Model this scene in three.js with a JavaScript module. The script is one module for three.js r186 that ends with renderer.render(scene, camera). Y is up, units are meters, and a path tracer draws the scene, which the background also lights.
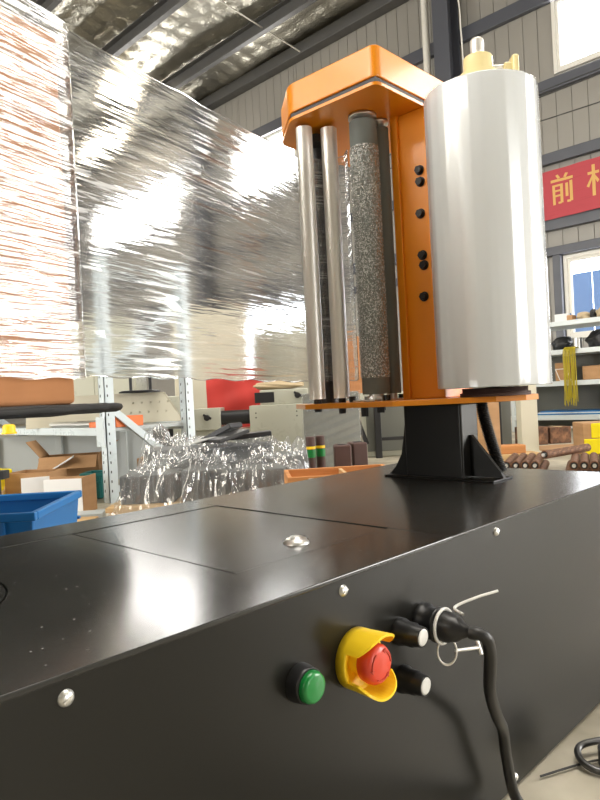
import * as THREE from 'three';
import { RoundedBoxGeometry } from 'three/addons/geometries/RoundedBoxGeometry.js';
import { mergeGeometries, mergeVertices } from 'three/addons/utils/BufferGeometryUtils.js';
import { RectAreaLightUniformsLib } from 'three/addons/lights/RectAreaLightUniformsLib.js';

RectAreaLightUniformsLib.init();
const scene = new THREE.Scene();
const V = (x, y, z) => new THREE.Vector3(x, y, z);

// ------------------------------------------------------------------ camera
const EYE = V(0, 0.458, 0);
const camera = new THREE.PerspectiveCamera(2 * Math.atan(400 / 652) * 180 / Math.PI, 600 / 800, 0.02, 200);
camera.matrixAutoUpdate = true;
camera.position.copy(EYE);
{
  const m = new THREE.Matrix4().makeBasis(V(0.70100, -0.05141, 0.71130), V(0.04040, 0.99867, 0.03230), V(-0.71202, 0.00610, 0.70213));
  camera.quaternion.setFromRotationMatrix(m).normalize();
}

// ------------------------------------------------------------------ sky, daylight, exposure
scene.background = new THREE.Color(1.0, 1.02, 1.06);
scene.backgroundIntensity = 9;
const renderer = new THREE.WebGLRenderer({ antialias: true });
renderer.toneMapping = THREE.LinearToneMapping;
renderer.toneMappingExposure = 0.78;
renderer.shadowMap.enabled = true;
function areaLight(color, intensity, w, h, at, towards) {
  const l = new THREE.RectAreaLight(color, intensity, w, h);
  l.position.copy(at); l.lookAt(towards); scene.add(l); return l;
}
const WX = 9.0;                                                     // inner face of the window wall
const UPPER = [[-16.4, -12.5], [-10.27, -8.6], [-3.65, -1.85], [4.0, 7.4]], UY = [4.68, 5.72];
const LOWER = [[-10.27, -8.6], [-3.65, -1.85], [1.4, 3.1]], LY = [1.05, 2.19];
const GATE = [4.4, 8.4, 0, 4.3];
for (const [a, b] of UPPER) areaLight(0xfffaf2, 20, b - a, UY[1] - UY[0], V(WX - 0.03, (UY[0] + UY[1]) / 2, (a + b) / 2), V(0, (UY[0] + UY[1]) / 2, (a + b) / 2));
for (const [a, b] of LOWER) areaLight(0xf4f8ff, 7, b - a, LY[1] - LY[0], V(WX - 0.03, (LY[0] + LY[1]) / 2, (a + b) / 2), V(0, (LY[0] + LY[1]) / 2, (a + b) / 2));
areaLight(0xfffaf0, 18, 4, 4.2, V(WX - 0.03, 2.2, 6.4), V(0, 2.2, 6.4));
for (const z of [-4.9, -17]) areaLight(0xfffaf0, 18, 5, 4.8, V(-16.95, 2.45, z), V(0, 2.45, z));
areaLight(0xfffaf0, 14, 1.6, 4.2, V(1.8, 2.15, 10.95), V(1.8, 2.15, 0));
const SKYLIGHTS = [[1.2, 3.4, -3.2, 3.0], [-14.5, -11, -13, 1]];     // x0, x1, z0, z1 of the translucent roof strips
const roofY = (x) => 7.0 + 0.1 * (x > -4 ? WX - x : WX + 8 + x);
for (const [x0, x1, z0, z1] of SKYLIGHTS) areaLight(0xfffaf0, 9, x1 - x0, z1 - z0, V((x0 + x1) / 2, roofY((x0 + x1) / 2) - 0.2, (z0 + z1) / 2), V((x0 + x1) / 2 + 0.001, 0, (z0 + z1) / 2));

// ------------------------------------------------------------------ helpers
let seed = 7;
const rnd = () => { seed = (seed * 1664525 + 1013904223) >>> 0; return seed / 4294967296; };
const rr = (a, b) => a + (b - a) * rnd();
const taken = {};
function numbered(n) { const k = taken[n] = (taken[n] ?? -1) + 1; return k ? n + '_' + String(k).padStart(3, '0') : n; }
// plan frame of the back of the shop: r to the right, d away, both in metres, turned 45.4 degrees from the building's axes
const PR = 0.70220, PF = 0.71200;
const at = (r, y, d) => V(PF * d + PR * r, y, -PR * d + PF * r);
const TURN = -Math.atan2(PF, PR);

function metric(g, k = 1) {                                         // box-projected uv in metres
  g = g.index ? g.toNonIndexed() : g;
  g.computeVertexNormals === undefined;
  const p = g.attributes.position, n = g.attributes.normal, uv = new Float32Array(p.count * 2);
  for (let i = 0; i < p.count; i += 3) {
    let nx = 0, ny = 0, nz = 0;
    for (let j = 0; j < 3; j++) { nx += Math.abs(n.getX(i + j)); ny += Math.abs(n.getY(i + j)); nz += Math.abs(n.getZ(i + j)); }
    for (let j = 0; j < 3; j++) {
      const x = p.getX(i + j), y = p.getY(i + j), z = p.getZ(i + j);
      const [u, v] = ny >= nx && ny >= nz ? [x, z] : nx >= nz ? [z, y] : [x, y];
      uv[(i + j) * 2] = u * k; uv[(i + j) * 2 + 1] = v * k;
    }
  }
  g.setAttribute('uv', new THREE.BufferAttribute(uv, 2));
  return g;
}
const boxCache = new Map();
function box(w, h, d, b = 0.004) {                                  // centred on x and z, standing on y = 0
  const key = [w, h, d, b].map((x) => x.toFixed(4)).join();
  if (boxCache.has(key)) return boxCache.get(key);
  b = Math.min(b, w * 0.45, h * 0.45, d * 0.45);
  const g = metric((b > 0 ? new RoundedBoxGeometry(w, h, d, 1, b) : new THREE.BoxGeometry(w, h, d)).translate(0, h / 2, 0));
  boxCache.set(key, g); return g;
}
const span = (x0, x1, y0, y1, z0, z1, b = 0.003) => box(x1 - x0, y1 - y0, z1 - z0, b).clone().translate((x0 + x1) / 2, y0, (z0 + z1) / 2);
const cyl = (r, h, seg = 28, r2 = r) => new THREE.CylinderGeometry(r2, r, h, seg).translate(0, h / 2, 0);
const lathe = (pts, seg = 36) => new THREE.LatheGeometry(pts.map(([x, y]) => new THREE.Vector2(x, y)), seg);
function tube(pts, r, seg = 60, rad = 8, closed = false) {
  return new THREE.TubeGeometry(new THREE.CatmullRomCurve3(pts.map((p) => p.isVector3 ? p : V(...p)), closed), seg, r, rad, closed);
}
function bar(a, b, r, seg = 12) {
  const d = b.clone().sub(a), g = new THREE.CylinderGeometry(r, r, d.length(), seg);
  g.applyQuaternion(new THREE.Quaternion().setFromUnitVectors(V(0, 1, 0), d.clone().normalize()));
  return g.translate(...a.clone().add(b).multiplyScalar(0.5).toArray());
}
function beam(a, b, w, h) {                                         // square bar
  const d = b.clone().sub(a), g = new THREE.BoxGeometry(w, h, d.length());
  const m = new THREE.Matrix4().lookAt(a, b, Math.abs(d.y) > 0.95 * d.length() ? V(1, 0, 0) : V(0, 1, 0));
  return metric(g).applyMatrix4(m).translate(...a.clone().add(b).multiplyScalar(0.5).toArray());
}
function merge(list) { return mergeGeometries(list.map((g) => { const q = g.index ? g.toNonIndexed() : g.clone(); for (const k of Object.keys(q.attributes)) if (!['position', 'normal', 'uv'].includes(k)) q.deleteAttribute(k); return q; })); }
function prism(pts, y0, y1, bevel = 0, radius = 0) {                // pts: [x, z] plan outline, optionally with rounded corners
  const s = new THREE.Shape(), n = pts.length;
  for (let i = 0; i < n; i++) {
    const p = pts[i], a = pts[(i + n - 1) % n], b = pts[(i + 1) % n];
    const la = Math.hypot(a[0] - p[0], a[1] - p[1]), lb = Math.hypot(b[0] - p[0], b[1] - p[1]), r = Math.min(radius, la / 2.2, lb / 2.2);
    const e = [p[0] + (a[0] - p[0]) / la * r, p[1] + (a[1] - p[1]) / la * r], f = [p[0] + (b[0] - p[0]) / lb * r, p[1] + (b[1] - p[1]) / lb * r];
    if (i) s.lineTo(e[0], -e[1]); else s.moveTo(e[0], -e[1]);
    if (r > 0) s.quadraticCurveTo(p[0], -p[1], f[0], -f[1]);
  }
  s.closePath();
  const g = new THREE.ExtrudeGeometry(s, { depth: y1 - y0 - 2 * bevel, bevelEnabled: bevel > 0, bevelThickness: bevel, bevelSize: bevel, bevelOffset: -bevel, bevelSegments: 3, curveSegments: 8 });
  return metric(g.rotateX(-Math.PI / 2).translate(0, y0 + bevel, 0));
}
function plate(pts, t, holes = []) {                                // outline in x-y, thickness along z, centred
  const s = new THREE.Shape(pts.map(([x, y]) => new THREE.Vector2(x, y)));
  for (const h of holes) s.holes.push(h);
  return metric(new THREE.ExtrudeGeometry(s, { depth: t, bevelEnabled: false, curveSegments: 10 }).translate(0, 0, -t / 2));
}
function part(parent, name, g, m, label) {
  const o = new THREE.Mesh(g, m); o.name = name; if (label) o.userData.label = label; parent.add(o); return o;
}
function tag(o, label, category, group) { o.userData.label = label; o.userData.category = category; if (group) o.userData.group = group; return o; }
function thing(name, label, category, pos, turn = 0, group) {
  const o = new THREE.Group(); o.name = numbered(name); if (pos) o.position.copy(pos); o.rotation.y = turn; scene.add(o);
  return tag(o, label, category, group);
}
function solo(name, g, m, label, category, pos, turn = 0, group) {
  const o = new THREE.Mesh(g, m); o.name = numbered(name); if (pos) o.position.copy(pos); o.rotation.y = turn; scene.add(o);
  return tag(o, label, category, group);
}
function structure(name, g, m) {
  const o = g ? new THREE.Mesh(g, m) : new THREE.Group(); o.name = name; o.userData.kind = 'structure'; scene.add(o); return o;
}

// ------------------------------------------------------------------ textures
function lattice(n, sd) { let s = sd; const a = new Float32Array(n * n); for (let i = 0; i < n * n; i++) { s = (s * 1664525 + 1013904223) >>> 0; a[i] = s / 4294967296; } return a; }
function tileNoise(S, n, sd, nx = n) {                              // tileable value noise, n cells down, nx across
  const a = lattice(Math.max(n, nx), sd), L = Math.max(n, nx), out = new Float32Array(S * S), sm = (t) => t * t * (3 - 2 * t);
  for (let y = 0; y < S; y++) for (let x = 0; x < S; x++) {
    const fx = x / S * nx, fy = y / S * n, x0 = Math.floor(fx), y0 = Math.floor(fy), tx = sm(fx - x0), ty = sm(fy - y0);
    const g = (i, j) => a[(j % n) * L + (i % nx)];
    out[y * S + x] = (g(x0, y0) * (1 - tx) + g(x0 + 1, y0) * tx) * (1 - ty) + (g(x0, y0 + 1) * (1 - tx) + g(x0 + 1, y0 + 1) * tx) * ty;
  }
  return out;
}
function fbm(S, n, oct, sd, stretch = 1) {
  const out = new Float32Array(S * S); let amp = 0.5, tot = 0;
  for (let o = 0; o < oct; o++) { const k = n << o; if (k > S / 2) break; const t = tileNoise(S, k, sd + o * 17, Math.max(1, Math.round(k / stretch))); for (let i = 0; i < out.length; i++) out[i] += amp * t[i]; tot += amp; amp *= 0.55; }
  for (let i = 0; i < out.length; i++) out[i] /= tot;
  return out;
}
function tex(S, fn, srgb, rep = 1, repY = rep) {
  const d = new Uint8Array(S * S * 4);
  for (let i = 0; i < S * S; i++) { const c = fn(i, i % S, Math.floor(i / S)); for (let k = 0; k < 3; k++) d[i * 4 + k] = Math.max(0, Math.min(255, Math.round(255 * (Array.isArray(c) ? c[k] : c)))); d[i * 4 + 3] = 255; }
  const t = new THREE.DataTexture(d, S, S); t.wrapS = t.wrapT = THREE.RepeatWrapping; t.magFilter = THREE.LinearFilter; t.minFilter = THREE.LinearMipmapLinearFilter; t.generateMipmaps = true;
  if (srgb) t.colorSpace = THREE.SRGBColorSpace;
  t.repeat.set(rep, repY); t.needsUpdate = true; return t;
}
const mixc = (a, b, t) => a.map((x, k) => x + (b[k] - x) * t);
const sat = (x) => Math.max(0, Math.min(1, x));
const F1 = fbm(256, 4, 6, 11), F2 = fbm(256, 8, 5, 23), F3 = fbm(256, 32, 3, 37), FS = fbm(256, 16, 4, 51, 16), FL = fbm(512, 8, 6, 5);
const tGrain = tex(256, (i) => 0.5 + (F3[i] - 0.5) * 0.8, false, 6);
const tBlotch = tex(256, (i) => sat(0.5 + (F1[i] - 0.5) * 1.6), false, 1.5);
const tRough = tex(256, (i) => 0.72 + (F1[i] - 0.5) * 0.5 + (F3[i] - 0.5) * 0.25, false, 2.2);
const tConcrete = tex(512, (i, x, y) => { const f = FL[i], g = F3[(y % 256) * 256 + x % 256]; return mixc([0.60, 0.57, 0.50], [0.80, 0.77, 0.70], sat(0.5 + (f - 0.5) * 2.2 + (g - 0.5) * 0.5)); }, true, 0.45);
const tCard = tex(256, (i) => mixc([0.64, 0.49, 0.34], [0.78, 0.62, 0.46], sat(F1[i] * 0.7 + FS[i] * 0.5 - 0.1)), true, 3);
const tWood = tex(256, (i, x, y) => mixc([0.70, 0.56, 0.38], [0.90, 0.78, 0.58], sat(FS[i] * 1.4 - 0.2)), true, 1.5, 4);
const tFoil = (() => { const f = fbm(512, 16, 5, 91), g = fbm(512, 6, 4, 97); return tex(512, (i) => Math.abs(f[i] - 0.5) * 1.6 + Math.abs(g[i] - 0.5) * 1.2, false, 0.9); })();
const tRust = tex(256, (i) => { const f = sat((F2[i] - 0.42) * 5); return mixc([0.36, 0.24, 0.17], [0.66, 0.47, 0.33], sat(F1[i] * 1.5 - 0.2)).map((x, k) => x * (0.8 + 0.2 * f)); }, true, 5);
// stretch film: long thin horizontal folds; one map for haze (transmission), one for relief
const SF = 1024;
const crinkle = fbm(SF, 96, 3, 131), slow = fbm(SF, 12, 4, 141, 4), dash = fbm(SF, 128, 2, 151, 8);
const folds = (() => {                                             // rows of short folds lying over long ones
  const h = new Float32Array(SF * SF); let s = 99; const r = () => { s = (s * 1664525 + 1013904223) >>> 0; return s / 4294967296; };
  const put = (x, cy, q, th) => { const n = Math.ceil(th * 2.2), xx = Math.floor(x) % SF, y0 = Math.floor(cy); for (let j = -n; j <= n; j++) { const yy = ((y0 + j) % SF + SF) % SF, v = q * Math.exp(-((j + y0 - cy) ** 2) / (th * th)), o = yy * SF + xx; if (v > h[o]) h[o] = v; } };
  for (let k = 0; k < 330; k++) { const y = r() * SF, x = r() * SF, len = 150 + r() * 700, th = 3 + r() * 4, a = 0.35 + r() * 0.5, sl = (r() - 0.5) * 0.03; for (let i = 0; i < len; i++) put(x + i, y + sl * i + Math.sin(i * 0.02 + k) * 2.5, Math.sin(Math.PI * i / len) * a, th); }
  for (let k = 0; k < 5200; k++) { const y = r() * SF, x = r() * SF, len = 14 + r() * r() * 120, th = 1.6 + r() * 2.4, a = 0.3 + r() * 0.7, sl = (r() - 0.5) * 0.05; for (let i = 0; i < len; i++) put(x + i, y + sl * i, Math.sin(Math.PI * i / len) * a, th); }
  return h;
})();
const dashes = fbm(SF, 80, 3, 201, 10), fine = fbm(SF, 170, 2, 211, 9);
const tFoldH = tex(SF, (i) => sat(folds[i] * 0.35 + (dashes[i] - 0.5) * 1.1 + (fine[i] - 0.5) * 0.5 + slow[i] * 0.4 + 0.1), false);
const tWebHaze = tex(SF, (i) => 1 - sat(0.02 + 0.5 * sat((fine[i] - 0.60) * 9) * sat((slow[i] - 0.35) * 3) + 0.2 * Math.pow(folds[i], 3) * sat(crinkle[i] * 1.9 - 0.2)), false);
const tLoadHaze = tex(SF, (i) => 1 - sat(0.05 + 0.75 * sat((fine[i] * 0.6 + dashes[i] * 0.25 + slow[i] * 0.15 - 0.585) * 16) + 0.25 * Math.pow(sat(folds[i] * 1.1), 2) * sat(crinkle[i] * 1.7)), false);
const tSmooth = tex(256, (i) => 0.86 + (F1[i] - 0.5) * 0.22 + (F3[i] - 0.5) * 0.1, false, 1.7);
const tFleck = (() => { const a = fbm(512, 140, 2, 191), b = fbm(512, 10, 3, 195); return tex(512, (i) => 1 - 0.75 * sat((a[i] * 0.75 + b[i] * 0.25 - 0.53) * 8), false, 1, 2); })();
const tDusty = (() => { let q = 3; const r = () => { q = (q * 1664525 + 1013904223) >>> 0; return q / 4294967296; }; const m = new Float32Array(512 * 512); for (let k = 0; k < 240; k++) { const x = Math.floor(r() * 512), y = Math.floor(r() * 512); m[y * 512 + x] = 0.25 + r() * 0.5; } for (let k = 0; k < 26; k++) { let x = r() * 512, y = r() * 512; const a = r() * 6.28, l = 6 + r() * 26; for (let i = 0; i < l; i++) m[(Math.floor(y + Math.sin(a) * i) & 511) * 512 + (Math.floor(x + Math.cos(a) * i) & 511)] = 0.16; } return tex(512, (i, x, y) => { const b = 0.185 + (F1[(y >> 1) * 256 + (x >> 1)] - 0.5) * 0.10 + (F3[(y & 255) * 256 + (x & 255)] - 0.5) * 0.03; return [b + m[i], b + m[i], b * 0.96 + m[i]]; }, true, 1.7); })();
const tCrush = (() => { const a = fbm(512, 34, 2, 171), b = fbm(512, 70, 2, 181); return tex(512, (i) => sat(Math.abs(a[i] - 0.5) * 2.6 + (b[i] - 0.5) * 0.5), false, 1, 2); })();

// ------------------------------------------------------------------ materials
const S = (o) => new THREE.MeshStandardMaterial(o), P = (o) => new THREE.MeshPhysicalMaterial(o);
const lin = (r, g, b) => new THREE.Color().setRGB(r, g, b);
const M = {
  black: P({ map: tDusty, roughness: 0.23, roughnessMap: tSmooth, bumpMap: tGrain, bumpScale: 0.00003 }),
  blackSide: P({ color: lin(0.010, 0.0098, 0.0082), roughness: 0.28, specularIntensity: 0.65, bumpMap: tGrain, bumpScale: 0.00002 }),
  rim: S({ color: lin(0.30, 0.29, 0.27), roughness: 0.4, metalness: 0.7 }),
  orange: P({ color: lin(0.84, 0.275, 0.006), roughness: 0.34, bumpMap: tGrain, bumpScale: 0.00012, clearcoat: 0.35, clearcoatRoughness: 0.1 }),
  steel: S({ color: lin(0.92, 0.90, 0.86), roughness: 0.48, metalness: 0.7, roughnessMap: tSmooth }),
  zinc: S({ color: lin(0.70, 0.70, 0.68), roughness: 0.35, metalness: 0.9 }),
  iron: S({ color: lin(0.12, 0.12, 0.12), roughness: 0.35, metalness: 0.8 }),
  bolt: S({ color: lin(0.02, 0.02, 0.02), roughness: 0.45, metalness: 0.4 }),
  rubber: S({ color: lin(0.15, 0.17, 0.158), roughness: 0.7, bumpMap: tGrain, bumpScale: 0.0002 }),
  blackRubber: S({ color: lin(0.02, 0.02, 0.02), roughness: 0.8, bumpMap: tBlotch, bumpScale: 0.004 }),
  plastic: S({ color: lin(0.014, 0.014, 0.015), roughness: 0.35 }),
  cable: S({ color: lin(0.018, 0.018, 0.018), roughness: 0.4 }),
  yellow: P({ color: lin(0.95, 0.64, 0.015), roughness: 0.4 }),
  red: P({ color: lin(0.66, 0.045, 0.012), roughness: 0.45, clearcoat: 0.2 }),
  green: P({ color: lin(0.004, 0.20, 0.036), roughness: 0.3, clearcoat: 0.3 }),
  white: S({ color: lin(0.78, 0.77, 0.74), roughness: 0.5 }),
  nylon: P({ color: lin(0.82, 0.70, 0.36), roughness: 0.38, clearcoat: 0.3 }),
  filmRoll: P({ color: lin(0.80, 0.84, 0.87), roughness: 0.24, metalness: 0.1, clearcoat: 1, clearcoatRoughness: 0.05 }),
  filmEnd: P({ color: lin(0.62, 0.64, 0.64), roughness: 0.35 }),
  core: S({ map: tCard, roughness: 0.9 }),
  filmWeb: P({ color: lin(0.96, 0.97, 0.98), transmission: 1, thickness: 0.0004, roughness: 0.06, ior: 1.5, transmissionMap: tWebHaze, bumpMap: tFoldH, bumpScale: 0.00008 }),
  filmLoad: P({ color: lin(0.97, 0.97, 0.97), transmission: 1, thickness: 0, roughness: 0.14, ior: 1.8, transmissionMap: tLoadHaze, bumpMap: tFoldH, bumpScale: 0.0016, side: THREE.DoubleSide }),
  filmLoose: P({ color: lin(0.96, 0.97, 0.98), transmission: 0.93, thickness: 0, roughness: 0.08, ior: 1.9, side: THREE.DoubleSide }),
  filmSleeve: P({ color: lin(0.95, 0.97, 0.96), transmission: 1, transmissionMap: tFleck, thickness: 0, roughness: 0.1, ior: 2.0, bumpMap: tCrush, bumpScale: 0.0025, side: THREE.DoubleSide }),
  card: S({ map: tCard, roughness: 0.92, bumpMap: tGrain, bumpScale: 0.0004 }),
  cardRed: S({ map: tCard, color: lin(1.0, 0.78, 0.66), roughness: 0.9 }),
  tape: P({ color: lin(0.72, 0.55, 0.30), roughness: 0.3 }),
  paper: S({ color: lin(0.80, 0.80, 0.80), roughness: 0.85 }),
  wood: S({ map: tWood, roughness: 0.8 }),
  woodRed: S({ map: tWood, color: lin(0.95, 0.62, 0.42), roughness: 0.8 }),
  concrete: S({ map: tConcrete, roughness: 0.62, roughnessMap: tRough, bumpMap: tBlotch, bumpScale: 0.001 }),
  wall: S({ color: lin(0.315, 0.30, 0.272), roughness: 0.55, roughnessMap: tRough }),
  wallGap: S({ color: lin(0.26, 0.25, 0.225), roughness: 0.9 }),
  girt: S({ color: lin(0.085, 0.09, 0.11), roughness: 0.6, roughnessMap: tRough }),
  purlin: S({ color: lin(0.10, 0.10, 0.10), roughness: 0.6, roughnessMap: tRough }),
  foil: S({ color: lin(0.54, 0.52, 0.45), roughness: 0.3, metalness: 0.9, bumpMap: tFoil, bumpScale: 0.009 }),
  frame: S({ color: lin(0.80, 0.78, 0.72), roughness: 0.5 }),
  glass: P({ color: 0xffffff, transmission: 1, thickness: 0, roughness: 0.02, ior: 1.45 }),
  fibre: S({ color: 0xffffff, emissive: 0xfff8ee, emissiveIntensity: 6, roughness: 0.6 }),
  lamp: S({ color: 0xffffff, emissive: 0xfff0d8, emissiveIntensity: 14, roughness: 0.5 }),
  rack: S({ color: lin(0.60, 0.68, 0.72), roughness: 0.45, roughnessMap: tRough }),
  rackBoard: S({ color: lin(0.44, 0.47, 0.47), roughness: 0.5 }),
  shelfPaint: S({ color: lin(0.66, 0.72, 0.74), roughness: 0.45 }),
  hole: S({ color: lin(0.03, 0.03, 0.035), roughness: 0.9 }),
  machine: P({ color: lin(0.50, 0.50, 0.415), roughness: 0.45, roughnessMap: tRough }),
  machineDark: S({ color: lin(0.17, 0.175, 0.155), roughness: 0.5 }),
  beige: S({ color: lin(0.62, 0.58, 0.46), roughness: 0.5 }),
  redCloth: S({ color: lin(0.58, 0.045, 0.035), roughness: 0.65 }),
  blue: P({ color: lin(0.012, 0.155, 0.43), roughness: 0.4 }),
  blueOut: S({ color: lin(0.15, 0.26, 0.50), roughness: 0.7 }),
  teal: S({ color: lin(0.02, 0.20, 0.20), roughness: 0.5 }),
  grey: S({ color: lin(0.13, 0.135, 0.135), roughness: 0.55 }),
  greyLight: S({ color: lin(0.48, 0.49, 0.48), roughness: 0.5 }),
  dark: S({ color: lin(0.018, 0.018, 0.02), roughness: 0.45 }),
  orangeBox: S({ color: lin(0.75, 0.16, 0.02), roughness: 0.5 }),
  brown: S({ color: lin(0.075, 0.036, 0.03), roughness: 0.6, bumpMap: tBlotch, bumpScale: 0.002 }),
  rust: S({ map: tRust, roughness: 0.65, metalness: 0.2 }),
  strap: P({ color: lin(0.50, 0.40, 0.02), roughness: 0.4 }),
  yellowFilm: P({ color: lin(0.85, 0.70, 0.01), roughness: 0.22, bumpMap: tBlotch, bumpScale: 0.006 }),
  sack: S({ color: lin(0.56, 0.44, 0.28), roughness: 0.9, bumpMap: tGrain, bumpScale: 0.001 }),
  wire: S({ color: lin(0.05, 0.05, 0.05), roughness: 0.7 }),
};

// ================================================================== SETTING
structure('floor', metric(new THREE.BoxGeometry(34, 0.2, 36)).translate(-4, -0.1, -7), M.concrete);
structure('ground', metric(new THREE.BoxGeometry(60, 0.2, 120)).translate(43.5, -0.2, 0), S({ color: lin(0.42, 0.42, 0.40), roughness: 0.9 }));
// window wall: backing sheet with openings, ribbed panels in front of it
const wall = structure('wall_right');
{
  const s = new THREE.Shape([[25, 0], [25, 7.0], [-11, 7.0], [-11, 0]].map(([z, y]) => new THREE.Vector2(z, y)));
  const hole = (z0, z1, y0, y1) => { const h = new THREE.Path(); h.moveTo(-z0, y0); h.lineTo(-z0, y1); h.lineTo(-z1, y1); h.lineTo(-z1, y0); h.closePath(); s.holes.push(h); };
  for (const [a, b] of UPPER) hole(a, b, ...UY);
  for (const [a, b] of LOWER) hole(a, b, ...LY);
  hole(GATE[0], GATE[1], 0.002, GATE[3]);
  part(wall, 'backing_sheet', metric(new THREE.ExtrudeGeometry(s, { depth: 0.12, bevelEnabled: false }).rotateY(Math.PI / 2).translate(WX + 0.012, 0, 0)), M.wallGap);
  const openings = [...UPPER.map((w) => [...w, ...UY]), ...LOWER.map((w) => [...w, ...LY]), GATE];
  const slab = (z0, z1) => {
    const cuts = openings.filter(([a, b]) => a < z1 - 0.01 && b > z0 + 0.01);
    let runs = [[z0, z1, cuts]];
    const edges = [...new Set(cuts.flatMap(([a, b]) => [a, b]).filter((e) => e > z0 + 0.02 && e < z1 - 0.02))].sort((a, b) => a - b);
    if (edges.length) { const e = [z0, ...edges, z1]; runs = e.slice(1).map((q, i) => [e[i], q, cuts.filter(([a, b]) => a < q - 0.01 && b > e[i] + 0.01)]); }
    for (const [a, b, cs] of runs) {
      let y = 0; const segs = [];
      for (const [, , y0, y1] of cs.sort((p, q) => p[2] - q[2])) { if (y0 > y + 0.02) segs.push([y, y0]); y = y1; }
      if (y < 6.98) segs.push([y, 6.98]);
      for (const [q, w] of segs) part(wall, 'wall_panel', span(WX, WX + 0.0125, q, w, a + 0.0035, b - 0.0035, 0.003), M.wall);
    }
  };
  for (let k = 0; k < 53; k++) slab(-12.554 + k * 0.212, -12.554 + (k + 1) * 0.212);
  for (let k = 0; k < 10; k++) slab(-25 + k * 1.2446, -25 + (k + 1) * 1.2446);
  for (let k = 0; k < 10; k++) slab(-1.318 + k * 1.2318, -1.318 + (k + 1) * 1.2318);
  // girts and columns
  for (const [y0, y1] of [[5.66, 5.86], [4.46, 4.62], [3.47, 3.62], [2.56, 2.74], [2.21, 2.33]]) part(wall, 'girt', span(WX - 0.09, WX - 0.001, y0, y1, -25, y0 < 4.4 ? 4.5 : 11, 0.01), M.girt);
  for (const [z0, z1] of [[-3.77, -3.66], [-10.4, -10.29], [-8.58, -8.45]]) part(wall, 'post', span(WX - 0.1, WX - 0.001, 0.0, 2.21, z0, z1, 0.01), M.girt);
  part(wall, 'eave_beam', span(WX - 0.22, WX - 0.002, 6.74, 6.96, -25, 11, 0.02), M.purlin);
  for (const z of [-5.14, -11.3, -17.5, 0.2]) { const c = merge([span(WX - 0.42, WX - 0.405, 0, 6.9, z - 0.13, z + 0.13, 0), span(WX - 0.405, WX - 0.1, 0, 6.9, z - 0.006, z + 0.006, 0), span(WX - 0.115, WX - 0.1, 0, 6.9, z - 0.13, z + 0.13, 0)]); part(wall, 'steel_column', c, M.girt); }
}
solo('drain_pipe', cyl(0.055, 6.7, 20).translate(WX - 0.30, 0.0, -5.47), M.frame, 'pale vertical drain pipe beside the dark steel wall column', 'pipe');
solo('hanging_wire', tube([[8.4, 7.0, -5.05], [8.45, 6.4, -5.0], [8.5, 6.1, -4.8], [8.5, 5.6, -4.76], [8.5, 4.2, -4.74]], 0.012, 40, 6), M.frame, 'thin pale wire hanging down beside the steel column', 'wire');
for (const [k, y0, y1] of [[0, 4.28, 4.42], [1, 4.20, 4.36], [2, 4.02, 3.90]]) solo('cable_run', tube([[WX - 0.46, y0, -7], [WX - 0.46, (y0 + y1) / 2 - 0.03, -3.5], [WX - 0.46, y1, 0.1]], 0.008, 30, 5), M.wire, ['uppermost of the thin cables strung along the panelled wall', 'middle one of the thin cables strung along the panelled wall', 'lowest of the thin cables strung along the panelled wall'][k], 'cable', null, 0, 'cables along the wall');
// windows
let wn = 0;
function windowUnit([z0, z1], [y0, y1], mullions, transom) {
  const w = structure('window_' + (++wn)), f = 0.05, x0 = WX - 0.03, x1 = WX + 0.1;
  part(w, 'frame', merge([span(x0, x1, y0, y1, z0, z0 + f, 0.004), span(x0, x1, y0, y1, z1 - f, z1, 0.004), span(x0, x1, y0, y0 + f, z0 + f, z1 - f, 0.004), span(x0, x1, y1 - f, y1, z0 + f, z1 - f, 0.004)]), M.frame);
  const n = mullions + 1, q = (z1 - z0 - 2 * f) / n;
  for (let i = 0; i < n; i++) {
    const a = z0 + f + q * i, b = a + q;
    part(w, 'sash', merge([span(x0 + 0.02, x1 - 0.04, y0 + f, y1 - f, a, a + 0.035, 0.003), span(x0 + 0.02, x1 - 0.04, y0 + f, y1 - f, b - 0.035, b, 0.003), span(x0 + 0.02, x1 - 0.04, y0 + f, y0 + f + 0.035, a + 0.035, b - 0.035, 0.003), span(x0 + 0.02, x1 - 0.04, y1 - f - 0.035, y1 - f, a + 0.035, b - 0.035, 0.003)]), M.frame);
    part(w, 'pane', span(WX + 0.04, WX + 0.044, y0 + f + 0.03, y1 - f - 0.03, a + 0.03, b - 0.03, 0), M.glass);
  }
}
for (const w of UPPER) windowUnit(w, UY, w[1] - w[0] > 2 ? 3 : 1);
for (const w of LOWER) windowUnit(w, LY, 1);
{ // open roller gate, out of the picture to the right, with its drum
  const d = structure('door_1');
  for (const z of [GATE[0] - 0.12, GATE[1]]) part(d, 'jamb', span(WX - 0.05, WX + 0.14, 0, GATE[3], z, z + 0.12, 0.01), M.girt);
  part(d, 'shutter_drum', cyl(0.15, 4.2, 24).rotateX(Math.PI / 2).translate(WX - 0.2, GATE[3] + 0.17, GATE[0] - 0.1), M.greyLight);
}
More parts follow.
